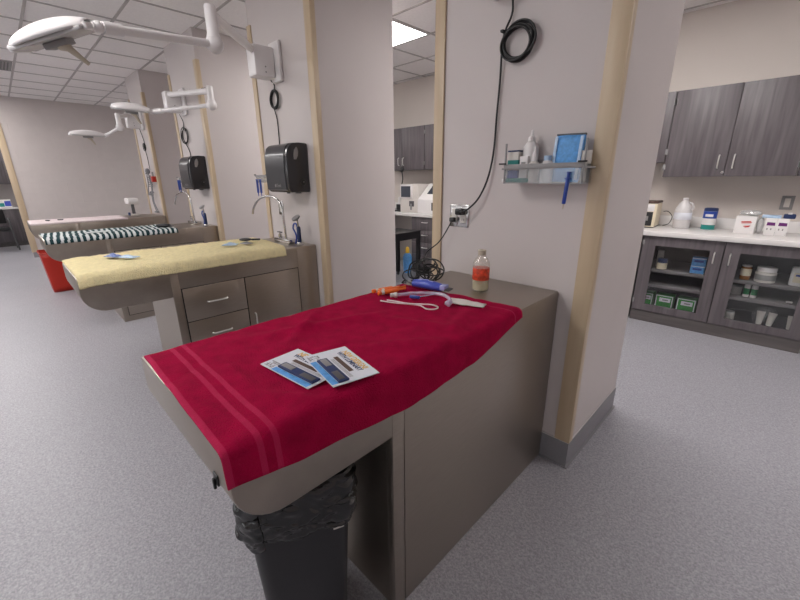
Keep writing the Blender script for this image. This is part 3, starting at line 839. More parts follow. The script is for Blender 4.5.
lamp('white exam lamp nearest on the left, its long arm reaching over the yellow towel', -3.02, 2.24, (-2.40, 1.01, 2.10, 2.27), (-2.25, .436, 2.02), (-2.45, .20, 1.93), (.30, -.05, 1))
lamp('white exam lamp with folded arm above the striped towel table', -5.13, 2.24, (-4.05, 1.60, 2.07, 2.22), (-4.57, 1.21, 2.03), (-4.64, .92, 2.05), (.17, 0, 1))
lamp('farthest white exam lamp, above the pale pink pad', -6.98, 2.24, (-6.25, 1.28, 2.05, 2.20), (-6.76, 1.19, 1.98), (-6.75, .82, 1.98), (.10, 0, 1))
lamp('exam lamp mounted above the coiled cord, mostly above the picture', -1.07, 2.26, (-.42, 1.10, 2.3, 2.45), (-.20, .56, 2.3), (-.05, .30, 2.25), (0, 0, 1))

def wall_cord(label, x, cz, rx, rz, n, zbot, xb, seed):
    b = MB(); coil(b, (x, YF - .012, cz), rx, rz, n, .0042, .014, seed)
    b.tube([(x + .01, YF - .040, 2.121), (x + .004, YF - .010, min(2.085, cz + rz + .05)), (x - rx * .9, YF - .013, cz), (xb, YF - .008, cz - rz - .08), (xb, YF - .008, zbot)], .0042, 7)
    tag(b.build('lamp_cord', M_CORD), label, 'cord', 'coiled lamp cords on the partition walls')
wall_cord('coiled black cord hanging above the nearer towel dispenser', -3.03, 1.995, .058, .062, 5, 1.64, -3.04, 1)
wall_cord('coiled black cord in a wide ring above the farther towel dispenser', -5.19, 1.89, .10, .085, 3, 1.63, -5.14, 2)
b = MB(); coil(b, (-6.98, YF - .012, 1.88), .045, .05, 3, .0042, .014, 3)
b.tube([(-6.97, YF - .040, 2.121), (-6.985, YF - .010, 1.95), (-7.02, YF - .012, 1.88), (-6.99, YF - .008, 1.75), (-6.96, YF - .012, 1.56)], .0042, 7)
tag(b.build('lamp_cord', M_CORD), 'thin black cord with small coil above the hanging skeleton model', 'cord', 'coiled lamp cords on the partition walls')

# ------------------------------------------------------------------ paper towel dispensers
def dispenser(label, x):
    t = thing('towel_dispenser', label, 'dispenser', (x, YF, 1.30), group='black paper towel dispensers')
    prof = [(0, 0), (-.165, .0), (-.183, .03), (-.187, .16), (-.183, .26), (-.165, .32), (-.13, .348), (-.07, .355), (0, .352)]
    MB().prism(prof, 0, -.33, 0, bev=.012).build('cover', M_DISP, t)
    f = [(-.10, .349), (-.14, .345), (-.170, .322), (-.1885, .262), (-.1915, .16), (-.187, .022), (-.150, .0), (-.150, .01), (-.182, .03), (-.186, .16), (-.182, .258), (-.164, .315), (-.13, .340)]
    MB().prism(f, 0, -.322, -.035).build('front_lid', M_DISPF, t)
    w = MB()
    w.prism([(-.125 , .235), (-.105, .235), (-.09, .26), (-.085, .29), (-.09, .315), (-.10, .322), (-.118, .30), (-.125, .27)], 0, 0, .003, bev=.001)
    w.build('level_window', M_GREY, t)
    Mx = Matrix.Translation((0, -.062, .072)) @ Matrix.Rotation(PI / 2, 4, 'Y')
    kn = MB().lathe([(.024, 0), (.026, .002), (.024, .007), (0, .008)], seg=20, M=Mx).build('knob', M_BLACKP, t)
    MB().ball((.008, -.060, .076), (.004, .006, .006), 8).build('knob_tip', M_GREY, kn)
    MB().box(-.10, -.085, -.15, -.13, -.008, .002).box(-.06, -.04, -.1, -.06, -.008, .002).build('paper_guide', M_BLACKP, t, smooth=False)
    em = MB().lathe([(.009, 0), (.011, 0), (.011, .001), (.009, .001)], seg=16, M=Matrix.Translation((-.19, -.1885, .05)) @ Matrix.Rotation(PI / 2, 4, 'X')).build('emblem', M_GREY, t)
    text('brand_text', 'Tork', .034, M_GREY, t, (-.14, -.1895, .05), (PI / 2, 0, 0))
    return t
d0 = dispenser('nearer black towel dispenser with grey window, right of the red towel table gap', -2.645)
d0['label'] = 'nearer black paper towel dispenser, above the faucet of the yellow towel table'
dup(d0, (-4.70, YF, 1.30), 'farther black paper towel dispenser, above the striped towel table')

# ------------------------------------------------------------------ faucets, sprayers and small baskets
def faucet(label, x):
    t = thing('faucet', label, 'faucet', (x, 1.60, TH), group='gooseneck faucets')
    MB().box(-.14, .11, -.04, .04, 0, .035, bev=.008).build('deck_plate', M_CHROME, t)
    MB().tube([(0, 0, .03), (-.005, -.002, .15), (-.015, -.005, .28), (-.06, -.015, .345), (-.16, -.03, .37), (-.30, -.05, .345), (-.40, -.06, .27), (-.425, -.065, .215)], .0092, 10).build('spout', M_CHROME, t)
    h = MB().lathe([(.014, .03), (.014, .06), (.006, .065), (.006, .085), (0, .086)], -.10, 0, 14).build('valve', M_CHROME, t)
    MB().box(-.135, -.065, -.006, .006, .072, .082, bev=.003).build('lever', M_DKGREY, h)
    return t
f0 = faucet('chrome gooseneck faucet at the rear of the yellow towel table', -2.905)
dup(f0, (-5.06, 1.60, TH), 'chrome gooseneck faucet at the rear of the striped towel table')
def sprayer(label, x):
    t = thing('hand_sprayer', label, 'sprayer', (x, 1.60, TH), group='blue handled sprayers')
    MB().lathe([(.030, 0), (.032, .002), (.022, .012), (.016, .022)], seg=16).build('holder', M_CHROME, t)
    MB().lathe([(.013, .018), (.016, .022), (.016, .135), (.011, .145), (.008, .148)], seg=14).build('grip', M_NAVY, t)
    MB().tube([(0, 0, .14), (.004, -.004, .165), (.012, -.012, .195)], .007, 8).build('stem', M_CHROME, t)
    MB().lathe([(.0, 0), (.012, 0), (.034, .012), (.034, .024), (0, .026)], seg=18, M=Matrix.Translation((.012, -.012, .200)) @ Matrix.Rotation(.6, 4, 'X')).build('spray_head', M_GREY, t)
    MB().tube([(-.015, 0, .14), (-.03, 0, .165), (-.065, 0, .16), (-.08, 0, .125), (-.055, .0, .095), (-.04, 0, .06), (-.055, 0, .02), (-.06, 0, .0045)], .0065, 8).build('hose', M_BLUE, t)
    return t
s0 = sprayer('blue handled spray wand on the yellow towel table, beside its faucet', -2.70)
dup(s0, (-4.70, 1.60, TH), 'blue handled spray wand on the striped towel table, beside its faucet')
def small_basket(x, lab1, lab2):
    t = thing('wire_basket', lab1, 'basket', (x, YF, 1.37), group='small clear baskets beside the dispensers')
    b = MB().box(0, .22, -.13, -.001, 0, .004); b.box(0, .003, -.13, -.001, .004, .06); b.box(.217, .22, -.13, -.001, .004, .06); b.box(.003, .217, -.13, -.127, .004, .05)
    b.build('tray', M_CLEAR, t, smooth=False)
    MB().box(-.003, .223, -.136, -.130, .048, .062, bev=.001).build('front_rail', M_GREY, t)
    for xx in (-.006, .2): MB().box(xx, xx + .026, -.144, -.136, .06, .068, bev=.001).build('rail_clip', M_BLACKP, t)
    for i, xx in enumerate((.045, .10)):
        q = thing('hanging_syringe', lab2 % ('left', 'right')[i], 'syringe', (x + xx, YF - .146, 1.29), group='blue syringes hanging from the small basket')
        MB().lathe([(.0, -.03), (.003, -.028), (.004, -.003), (.009, 0), (.009, .10), (.012, .101), (.012, .108), (0, .109)], seg=12).build('barrel', M_BLUE, q)
    q = thing('white_bottle', 'small white bottle in the basket left of the ' + ('nearer' if x > -4 else 'farther') + ' dispenser', 'bottle', (x + .15, YF - .07, 1.3745))
    MB().lathe([(.02, 0), (.022, .003), (.022, .08), (.012, .09)], seg=16).build('bottle_body', M_WHITE, q)
    MB().lathe([(.0125, .089), (.013, .09), (.012, .11), (0, .111)], seg=14).build('cap', M_WHITE2, q)
small_basket(-3.27, 'small clear basket on the wall left of the nearer dispenser', '%s blue syringe hanging from the basket by the nearer dispenser')
small_basket(-5.33, 'small clear basket on the wall left of the farther dispenser', '%s blue syringe hanging from the basket by the farther dispenser')
t = thing('wall_socket', 'wall outlet below the nearer towel dispenser', 'outlet', (-3.13, YF, 1.16))
MB().box(-.038, .038, -.005, 0, -.058, .058, bev=.003).build('cover_plate', M_CHROME, t)
MB().box(-.018, .018, -.008, -.005, -.036, .036, bev=.002).build('receptacle', M_WHITE2, t)

# things on the yellow towel
ZY = TH + .038
def pouch(name, label, cat, x, y, z, w, h, rz, m, seed, th=.004, amp=.008):
    def f(u, v): return ((u - .5) * w, (v - .5) * h, amp * (.5 + .5 * N(u * 4 + seed, v * 4, seed)) * math.sin(u * PI) * math.sin(v * PI) + .001)
    o = MB().grid(18, 14, f).build(name, m, loc=(x, y, z), solid=th); o.rotation_euler = (0, 0, rz)
    return tag(o, label, cat)
pouch('plastic_wrapper', 'crumpled blue and clear wrapper on the front of the yellow towel', 'wrapper', -3.01, .43, ZY, .09, .055, .5, M_WRAP, 2.0, amp=.03)
pouch('clear_packet', 'pale clear packet lying behind the blue wrapper on the yellow towel', 'packet', -2.90, .49, ZY, .13, .05, .55, M_SKYP, 4.0, amp=.02)
pouch('clear_packet', 'pale clear packet at the rear of the yellow towel', 'packet', -2.89, 1.13, ZY, .10, .07, .9, M_SKYP, 6.0, amp=.02)
pouch('gauze_pack', 'white gauze pack at the rear of the yellow towel beside the dark brush', 'gauze', -2.86, 1.24, ZY, .08, .06, .2, M_GREY, 7.0, amp=.02)
t = thing('grooming_brush', 'dark oval brush lying at the rear of the yellow towel', 'brush', (-2.98, 1.29, ZY + .010), .9)
MB().ball((0, 0, .004), (.05, .03, .012), 16).build('brush_head', M_BLACKP, t)
MB().box(.045, .11, -.009, .009, -.004, .010, bev=.004).build('handle', M_BLACKP, t)
# things on the striped towel and the pad
t = thing('hair_clipper', 'black hair clipper at the rear end of the striped towel', 'clipper', (-4.83, 1.20, TH + .028), .8)
MB().ball((0, 0, .004), (.085, .03, .022), 16).build('body', M_BLACKP, t)
MB().box(.075, .10, -.024, .024, -.010, .004, bev=.003).build('blade', M_DKGREY, t)
pouch('folded_paper', 'white folded paper lying on the striped towel', 'paper', -4.86, .62, TH + .016, .20, .10, 1.5, M_STW, 3.0)
for i, xx in enumerate((0, .13)):
    o = MB().box(-.03, .03, -.014, .014, 0, .012, bev=.004).build('nail_clipper', M_BLACKP, loc=(-6.86 , .38 + xx, TH + .0135)); o.rotation_euler = (0, 0, .4 + i)
    tag(o, 'small dark tool on the pale pink pad, ' + ('nearer the front end' if i == 0 else 'just behind the first'), 'tool', 'dark tools on the pale pink pad')

# device, skeleton and red holder by the farthest partition
t = thing('tabletop_scanner', 'white headed device on a grey post at the rear of the farthest table', 'device', (-7.05, 1.39, TH))
MB().box(-.07, .07, -.05, .05, 0, .03, bev=.01).build('foot', M_WHITE2, t)
MB().lathe([(.024, .03), (.022, .035), (.020, .17), (.024, .175)], seg=14).build('post', M_DKGREY, t)
MB().prism([(-.10, .17), (.10, .17), (.115, .215), (.09, .26), (-.09, .26), (-.115, .215)], 1, -.07, .07, bev=.012).build('head', M_WHITE, t)
MB().box(-.03, .03, -.075, -.05, .004, .05, bev=.006).build('blue_button', M_NAVY, t)
t = thing('skeleton_model', 'small grey skeleton model hanging on the farthest partition', 'model', (-6.95, YF - .05, 0))
MB().ball((0, 0, 1.535), (.035, .034, .042), 14).box(-.018, .018, -.034, -.01, 1.492, 1.512, bev=.006).build('skull', M_BONE, t)
b = MB().tube([(0, .004, 1.50), (0, .008, 1.40), (0, .010, 1.30), (0, .004, 1.235)], .008, 8)
for i in range(6):
    zz = 1.455 - i * .026; rx = .045 + .008 * math.sin(i / 5 * PI)
    b.tube([(rx * math.cos(a), .004 + .028 * math.sin(a), zz - .010 * math.cos(a) ** 2) for a in [kk / 12 * 2 * PI for kk in range(12)]], .004, 6, closed=True)
b.tube([(-.085, .0, 1.47), (0, -.012, 1.485), (.085, 0, 1.47)], .007, 6)
b.build('ribcage', M_BONE, t)
MB().tube([(-.05, 0, 1.235), (-.02, -.02, 1.20), (.02, -.02, 1.20), (.05, 0, 1.235), (.02, .014, 1.225), (-.02, .014, 1.225)], .012, 8, closed=True).build('pelvis', M_BONE, t)
for s in (-1, 1):
    MB().tube([(s * .085, 0, 1.47), (s * .10, 0, 1.35), (s * .105, -.005, 1.33), (s * .115, -.015, 1.22)], .007, 7).ball((s * .117, -.017, 1.20), (.012, .008, .02), 8).build('arm', M_BONE, t)
    k = .05 if s > 0 else 0.0
    MB().tube([(s * .03, 0, 1.205), (s * .03 + .02, -.005, 1.10), (s * .028 + .035, -.008, 1.08), (s * .02 + .08 + k, 0, .955)], .008, 7).box(s * .02 + .07 + k, s * .02 + .11 + k, -.03, .01, .935, .952, bev=.005).build('leg', M_BONE, t)
t = thing('wall_pocket', 'small red holder with grey tools on the farthest partition', 'holder', (-6.775, YF, 1.38))
MB().box(-.04, .04, -.06, -.001, 0, .08, bev=.006).build('pocket', M_REDP, t)
for i in range(3): MB().tube([(-.02 + i * .02, -.035, .078), (-.025 + i * .02, -.035, .14)], .008, 8).build('tool', M_GREY, t)

# ------------------------------------------------------------------ cabinets along the rear wall
YC = 4.277     # face of the base cabinets
CT = .898
def base_glass(label, x0, x1, ndoor=2):
    """carcass with glass doors, two shelves"""
    t = thing('base_cabinet', label, 'cabinet', (x0, YC, 0))
    W = x1 - x0; D = YB - YC - .002
    b = MB().box(0, .018, .022, D, .11, .852); b.box(W - .018, W, .022, D, .11, .852); b.box(.018, W - .018, .022, D, .11, .13); b.box(.018, W - .018, .022, D, .83, .852)
    b.box(.018, W - .018, D - .012, D, .13, .83); b.box(W / 2 - .01, W / 2 + .01, .022, D - .012, .13, .83)
    b.build('carcass', M_DARKIN, t, smooth=False)
    for z in (.350, .500): MB().box(.018, W / 2 - .01, .05, D - .012, z, z + .028, bev=.002).box(W / 2 + .01, W - .018, .05, D - .012, z, z + .028, bev=.002).build('shelf', M_SHELF, t)
    MB().box(0, W, .008, D, 0, .108).build('plinth', M_WOODH, t, smooth=False)
    dw = W / 2
    for i in range(2):
        a = i * dw + .004; c = (i + 1) * dw - .004
        s = .105
        f = MB().box(a, a + s, 0, .02, .112, .850); f.box(c - s + .015, c, 0, .02, .112, .850)
        f.box(a + s, c - s + .015, 0, .02, .112, .180); f.box(a + s, c - s + .015, 0, .02, .762, .850)
        d = f.build('door', M_WOODU, t, smooth=False)
        MB().box(a + s - .004, c - s + .019, .008, .012, .176, .766).build('pane', M_GLASS, d, smooth=False)
        hx = c - .055 if i == 0 else a + .045
        MB().tube([(hx, 0, .655), (hx, -.022, .662), (hx, -.026, .70), (hx, -.022, .743), (hx, 0, .750)], .0055, 8).build('handle', M_NICKEL, d)
        ex = a if i == 0 else c
        for z in (.205, .785): MB().box(ex - .006, ex + .012, -.004, .0, z - .022, z + .022, bev=.001).build('hinge', M_GREY, d)
    return t
base_glass('glass door base cabinet under the white counter at the right', -.915, .322)
base_glass('glass door base cabinet right of the wipes cabinet, out of the picture', .345, 1.58)['label'] = 'glass door base cabinet at the far right, beyond the picture edge'
def base_drawers(label, x0, x1, n=4):
    t = thing('drawer_cabinet', label, 'cabinet', (x0, YC, 0)); W = x1 - x0; D = YB - YC - .002
    MB().box(0, W, .021, D, .11, .852).build('carcass', M_WOODU, t, smooth=False)
    MB().box(0, W, .03, D, 0, .108).build('plinth', M_WOODH, t, smooth=False)
    h = .738 / n
    for i in range(n):
        z0 = .113 + i * h
        d = MB().box(.003, W - .003, 0, .02, z0, z0 + h - .005, bev=.001).build('drawer', M_WOODU, t)
        zc = z0 + h * .6; xm = W / 2
        MB().tube([(xm - .05, 0, zc), (xm - .045, -.022, zc), (xm, -.026, zc), (xm + .045, -.022, zc), (xm + .05, 0, zc)], .0055, 8).build('handle', M_NICKEL, d)
    return t
def base_door(label, x0, x1):
    t = thing('base_cabinet', label, 'cabinet', (x0, YC, 0)); W = x1 - x0; D = YB - YC - .002
    MB().box(0, W, .021, D, .11, .852).build('carcass', M_WOODU, t, smooth=False)
    MB().box(0, W, .03, D, 0, .108).build('plinth', M_WOODH, t, smooth=False)
    for i in range(2):
        a = i * W / 2 + .003; c = (i + 1) * W / 2 - .003
        d = MB().box(a, c, 0, .02, .113, .850, bev=.001).build('door', M_WOODU, t)
        hx = c - .04 if i == 0 else a + .04
        MB().tube([(hx, 0, .655), (hx, -.022, .662), (hx, -.026, .70), (hx, -.022, .743), (hx, 0, .750)], .0055, 8).build('handle', M_NICKEL, d)
        ex = a if i == 0 else c
        for z in (.205, .785): MB().box(ex - .006, ex + .006, -.004, 0, z - .022, z + .022, bev=.001).build('hinge', M_GREY, d)
    return t
base_door('solid door base cabinet left of the glass doors, mostly behind the nearest partition', -1.84, -.932)
base_door('solid door base cabinet behind the nearest partition', -2.78, -1.85)
base_drawers('grey drawer cabinet seen in the gap, under the second analyzer', -3.97, -3.44)
base_door('solid door base cabinet right of the drawers, behind the nearest partition', -3.43, -2.79)
base_door('base cabinet left of the knee space, behind the center partition', -5.9, -4.95)
t = tag(MB().box(-6.1, 1.6, YC - .027, YB - .001, .853, CT, bev=.006).build('countertop', M_COUNTER), 'long white countertop along the rear wall', 'countertop')
MB().box(-6.1, 1.6, YB - .022, YB - .001, CT, CT + .10, bev=.003).build('backsplash', M_COUNTER, t)

def wall_cabinet(label, x0, x1, z0, z1, handles=True, split=None):
    YU = 4.57
    t = thing('wall_cabinet', label, 'cabinet', (x0, YU, z0)); W = x1 - x0; D = YB - YU - .001; H = z1 - z0
    MB().box(0, W, .021, D, 0, H).build('carcass', M_WOODU, t, smooth=False)
    w1 = split if split else W / 2
    for i, (a, c) in enumerate(((0, w1), (w1, W))):
        d = MB().box(a + .003, c - .003, 0, .02, .001, H - .001, bev=.001).build('door', M_WOODU, t)
        hx = c - .055 if i == 0 else a + .05
        MB().tube([(hx, 0, .07), (hx, -.022, .077), (hx, -.026, .125), (hx, -.022, .175), (hx, 0, .182)], .0055, 8).build('handle', M_NICKEL, d)
        ex = a if i == 0 else c
        for z in (.09, H - .09): MB().box(ex - .008, ex + .014, -.004, 0, z - .025, z + .025, bev=.001).build('hinge', M_GREY, d)
        if i == 0: MB().lathe([(.011, 0), (.011, .004), (0, .005)], seg=14, M=Matrix.Translation((c - .012, 0, .035)) @ Matrix.Rotation(PI / 2, 4, 'X')).build('lock', M_CHROME, d)
    return t
UB, UT = 1.383, 2.132
wall_cabinet('tall grey wall cabinet with two doors above the white counter', -.917, .010, UB, UT)
wall_cabinet('tall grey wall cabinet at the right edge of the picture', .014, .94, UB, UT)
wall_cabinet('short grey wall cabinet left of the tall ones, beside the nearest partition', -1.84, -.921, 1.52, UT)
wall_cabinet('short grey wall cabinet behind the nearest partition', -2.92, -1.845, 1.52, UT)
wall_cabinet('grey wall cabinet at the right of the gap, above the second analyzer', -3.98, -2.925, 1.52, UT)
wall_cabinet('grey wall cabinet at the left of the gap, above the analyzers', -4.93, -3.984, 1.52, UT)

# things on the counter at the right
t = thing('incubator', 'cream box device with black display on the counter by the nearest partition', 'device', (-1.005, 4.50, CT + .0005), .05)
MB().box(-.11, .11, 0, .27, .008, .235, bev=.008).build('housing', M_CREAM, t)
MB().box(-.105, .105, .005, .265, 0, .008).build('feet', M_BLACKP, t, smooth=False)
MB().box(-.112, .112, -.002, .275, .236, .256, bev=.006).build('lid', M_BROWN, t)
p = MB().box(-.085, .085, -.006, .0, .02, .155, bev=.003).build('control_panel', M_BLACKP, t)
MB().box(.0, .05, -.0075, -.006, .07, .115).build('display', M_GREY, p, smooth=False)
MB().box(-.09, .09, -.003, .0, .16, .228, bev=.001).build('white_panel', M_WHITE, t)
tag(MB().tube([(-.88, 4.74, CT + .15), (-.84, 4.74, CT + .15), (-.80, 4.75, CT + .10), (-.82, 4.76, CT + .03), (-.87, 4.77, CT + .006)], .004, 6).build('power_cable', M_CORD), 'thin black cable curving behind the cream box device', 'cable')
t = thing('plastic_jug', 'milky plastic gallon jug with label on the white counter', 'jug', (-.707, 4.70, CT + .0005))
MB().lathe([(.066, 0), (.072, .006), (.073, .15), (.068, .185), (.045, .235), (.022, .262), (.018, .270)], seg=28).build('jug_body', M_FROST, t)
MB().lathe([(.021, .266), (.022, .268), (.022, .288), (0, .29)], seg=18).build('cap', M_WHITE, t)
MB().lathe([(.0735, .085), (.0742, .086), (.0742, .150), (.0735, .151)], seg=28).build('paper_label', M_PAPER, t)
MB().tube([(.03, -.01, .245), (.062, -.02, .235), (.075, -.02, .205), (.07, -.015, .18)], .009, 8).build('jug_handle', M_FROST, t)
t = thing('wipes_canister', 'blue, white and green wipes canister on the white counter', 'canister', (-.495, 4.72, CT + .0005))
MB().lathe([(.051, 0), (.053, .003), (.053, .17), (.050, .173)], seg=28).build('canister_body', M_WHITE, t)
MB().lathe([(.0532, .002), (.0537, .003), (.0537, .045), (.0532, .046)], seg=28).build('green_band', M_TEAL, t)
MB().lathe([(.0532, .105), (.0537, .106), (.0537, .170), (.0532, .171)], seg=28).build('blue_band', M_BLUE, t)
MB().box(-.030, .030, -.056, -.0525, .122, .145, bev=.003).build('brand_strip', M_WHITE, t)
MB().lathe([(.053, .172), (.054, .174), (.054, .196), (.045, .201), (0, .202)], seg=28).build('lid', M_NAVY, t)
t = thing('glove_box', 'white carton with red print on the white counter', 'box', (-.222, 4.555, CT + .0005), -.05)
MB().box(-.068, .068, 0, .12, 0, .150, bev=.002).build('carton', M_WHITE, t)
r = MB()
for (a, c, z) in ((-.032, .034, .098), (-.028, .04, .088), (-.01, .034, .06), (.0, .03, .053)):
    r.prism([(a, z), (c, z + .006), (c + .004, z + .014), (a + .004, z + .008)], 1, -.001, .0)
r.build('red_print', M_REDINK, t, smooth=False)
def cr(u, v):
    a = u * 2 * PI; k = math.sin(v * PI) ** .5
    r = 1 + .22 * N(u * 9, v * 5, 3)
    return (.075 * k * math.cos(a) * r, .055 * k * math.sin(a) * r, .05 * v + .012 * N(u * 6, v * 6, 8) * k)
o = MB().grid(36, 14, cr, closed_u=True).build('crumpled_bag', M_BAGCLR, loc=(-.205, 4.62, CT + .153)); tag(o, 'crumpled clear plastic bag on top of the white carton with red print', 'bag')
def cr2(u, v):
    a = u * 2 * PI; k = math.sin(v * PI) ** .4
    r = 1 + .2 * N(u * 9, v * 5, 6)
    return (.024 * k * math.cos(a) * r, .06 * k * math.sin(a) * r, .145 * v)
o = MB().grid(36, 14, cr2, closed_u=True).build('plastic_pouch', M_BAGCLR, loc=(-.126, 4.64, CT + .001)); tag(o, 'upright grey plastic pouch between the white carton and the purple banded cartons', 'pouch')
for i in range(2):
    t = thing('purple_carton', ('left' if i == 0 else 'right') + ' one of the two white cartons with purple bands on the counter', 'box', (-.058 + i * .073, 4.56, CT + .0005), 0, 'white cartons with purple bands')
    MB().box(-.035, .035, 0, .10, 0, .142, bev=.0015).build('carton', M_WHITE, t)
    MB().prism([(-.026, .082), (.028, .082), (.026, .108), (-.024, .11)], 1, -.0008, 0).build('purple_band', M_PURPLE, t, smooth=False)
    MB().box(-.02, -.012, -.0008, 0, .045, .06).box(.004, .012, -.0008, 0, .045, .06).build('small_print', M_GREY, t, smooth=False)
t = thing('blue_carton', 'flat pale blue carton lying on top of the purple banded cartons', 'box', (-.055, 4.60, CT + .1435))
MB().box(-.07, .05, -.02, .06, 0, .022, bev=.002).build('carton', M_SKYP, t)
t = thing('dark_pouch', 'dark folded case resting on the right purple banded carton', 'case', (.035, 4.61, CT + .1435))
MB().box(-.030, .045, -.035, .045, 0, .036, bev=.008).build('case_body', M_NAVY, t)
MB().box(-.006, .02, -.037, -.03, .036, .05, bev=.003).build('white_tag', M_WHITE, t)
t = thing('wall_socket', 'steel wall outlet above the purple banded cartons', 'outlet', (.004, YB, 1.155))
MB().box(-.042, .042, -.006, 0, -.06, .06, bev=.003).build('cover_plate', M_GREY, t)
MB().box(-.019, .019, -.009, -.006, -.038, .038, bev=.002).build('receptacle', M_WHITE2, t)

# things in the glass cabinet
YI = 4.40
S1, S2, S0 = .5285, .3785, .1305
def jar(name, label, cat, x, z, r, h, mbody, mcap, caph=.022, y=YI, group=None):
    t = thing(name, label, cat, (x, y, z), group=group)
    MB().lathe([(r * .94, 0), (r, .003), (r, h - caph - .006), (r * .86, h - caph)], seg=22).build('jar_body', mbody, t)
    MB().lathe([(r * .92, h - caph), (r * .94, h - caph + .001), (r * .94, h - .002), (r * .9, h), (0, h)], seg=22).build('lid', mcap, t)
    return t
jar('cream_jar', 'cream jar with dark blue lid on the upper shelf of the left glass door', 'jar', -.745, S1, .044, .10, M_CREAM, M_NAVY, .04)
jar('white_bottle', 'tall white bottle behind the cream jar in the left glass door', 'bottle', -.785, S1, .028, .16, M_WHITE2, M_WHITE2, .03, YI + .09)
for i in range(2):
    t = thing('blue_box', ('lower' if i == 0 else 'upper') + ' of two stacked sky blue boxes on the upper cabinet shelf', 'box', (-.462, YI, S1 + i * .074), .04 * i, 'stacked sky blue boxes')
    MB().box(-.052, .052, -.03, .05, 0, .072, bev=.001).build('carton', M_SKY, t)
    MB().box(-.034, .034, -.0308, -.03, .03, .05).build('printed_panel', M_BLUE, t, smooth=False)
    MB().box(-.0525, .0525, -.0305, -.0302, .062, .068).build('white_stripe', M_PAPER, t, smooth=False)
jar('white_pill_bottle', 'small white bottle right of the stacked sky blue boxes', 'bottle', -.385, S1, .018, .055, M_WHITE, M_WHITE, .015)
for i, x in enumerate((-.815, -.665, -.487)):
    nm = ('leftmost, partly hidden, of the three green boxes in the cabinet', 'middle one of the three green boxes in the cabinet', 'right one of the three green boxes in the cabinet')[i]
    w = (.052, .073, .073)[i]
    t = thing('green_box', nm, 'box', (x, YI - .02, S0), 0, 'green boxes on the cabinet floor')
    MB().box(-w, w, 0, .12, 0, .142, bev=.0015).build('carton', M_GREEN, t)
    b = MB().box(-w + .002, -w + .010, -.001, 0, .004, .138).box(w - .010, w - .002, -.001, 0, .004, .138).box(-w + .010, w - .010, -.001, 0, .130, .138)
    b.build('white_border', M_PAPER, t, smooth=False)
    q = MB().box(-w * .55, w * .7, -.001, 0, .075, .115).build('white_label', M_PAPER, t, smooth=False)
    MB().box(-w * .2, w * .45, -.0016, -.001, .088, .100).build('label_print', M_GREY, q, smooth=False)
t = jar('amber_bottle', 'amber bottle with white label on the upper shelf of the right glass door', 'bottle', -.128, S1, .036, .125, M_AMBER, M_WHITE, .012)
MB().lathe([(.0362, .035), (.0366, .036), (.0366, .095), (.0362, .096)], seg=22).build('paper_label', M_CREAM, t)
t = jar('ointment_jar', 'wide white jar beside the amber bottle in the cabinet', 'jar', .0, S1, .068, .125, M_WHITE2, M_WHITE, .035)
MB().lathe([(.0682, .02), (.0686, .021), (.0686, .065), (.0682, .066)], seg=22).build('printed_band', M_GREY, t)
t = thing('white_jug', 'white flat bottle on the upper shelf at the picture edge', 'bottle', (.205, YI, S1))
MB().box(-.06, .06, -.03, .05, 0, .15, bev=.012).build('bottle_body', M_WHITE, t)
MB().lathe([(.02, .149), (.02, .175), (0, .176)], 0.02, .01, 16).build('cap', M_WHITE2, t)
MB().box(-.04, .04, -.031, -.0298, .03, .11).build('paper_label', M_CREAM, t, smooth=False)
MB().box(-.03, .03, -.0318, -.031, .08, .095).build('label_print', M_BLUE, t, smooth=False)
jar('gauze_jar', 'short grey jar on the middle shelf left of the green labelled bottles', 'jar', -.160, S2, .036, .085, M_WHITE2, M_GREY, .015, YI + .05)
for i in range(2):
    t = jar('green_label_bottle', ('left' if i == 0 else 'right') + ' one of the two small white bottles with green labels', 'bottle', -.090 + i * .049, S2, .021, .132, M_WHITE, M_WHITE, .03, group='white bottles with green labels')
    MB().lathe([(.0212, .022), (.0216, .023), (.0216, .075), (.0212, .076)], seg=22).build('green_label', M_LEAF, t)
o = MB().box(-.02, .02, -.012, .012, 0, .014, bev=.005).build('eraser', M_WHITE, loc=(.185, YI, S2 + .0005)); tag(o, 'tiny white block on the middle cabinet shelf', 'block')
jar('white_roll', 'white roll at the left of the cabinet floor, right glass door', 'roll', -.165, S0, .04, .09, M_WHITE2, M_WHITE, .01, YI + .02)
def tube_up(label, x, m2, grp=None, tilt=0.0):
    t = thing('cream_tube', label, 'tube', (x, YI, S0), 0, grp)
    t.rotation_euler = (0, tilt, 0)
    MB().lathe([(.014, 0), (.015, .002), (.014, .026), (.013, .028)], seg=16).build('cap', m2, t)
    def f(u, v):
        a = u * 2 * PI
        return ((.019 + .009 * v) * math.cos(a), (.019 * (1 - v) + .0015) * math.sin(a), .026 + .115 * v)
    MB().grid(24, 8, f, closed_u=True).build('tube_body', M_WHITE2, t)
tube_up('left one of the two cream tubes standing on the cabinet floor', .040, M_YELLOW, 'cream tubes on the cabinet floor')
tube_up('right one of the two cream tubes standing on the cabinet floor', .103, M_YELLOW, 'cream tubes on the cabinet floor', .08)
tube_up('cream tube with red cap at the right of the cabinet floor', .232, M_REDP)
def cr3(u, v):
    a = u * 2 * PI; k = math.sin((.08 + .92 * v) * PI) ** .35
    r = 1 + .15 * N(u * 8, v * 5, 16)
    return (.085 * k * math.cos(a) * r, .04 * k * math.sin(a) * r, .165 * v)
o = MB().grid(36, 14, cr3, closed_u=True).build('clear_bag', M_BAGCLR, loc=(.07, YI + .10, S0)); tag(o, 'clear plastic bag behind the two cream tubes in the cabinet', 'bag')

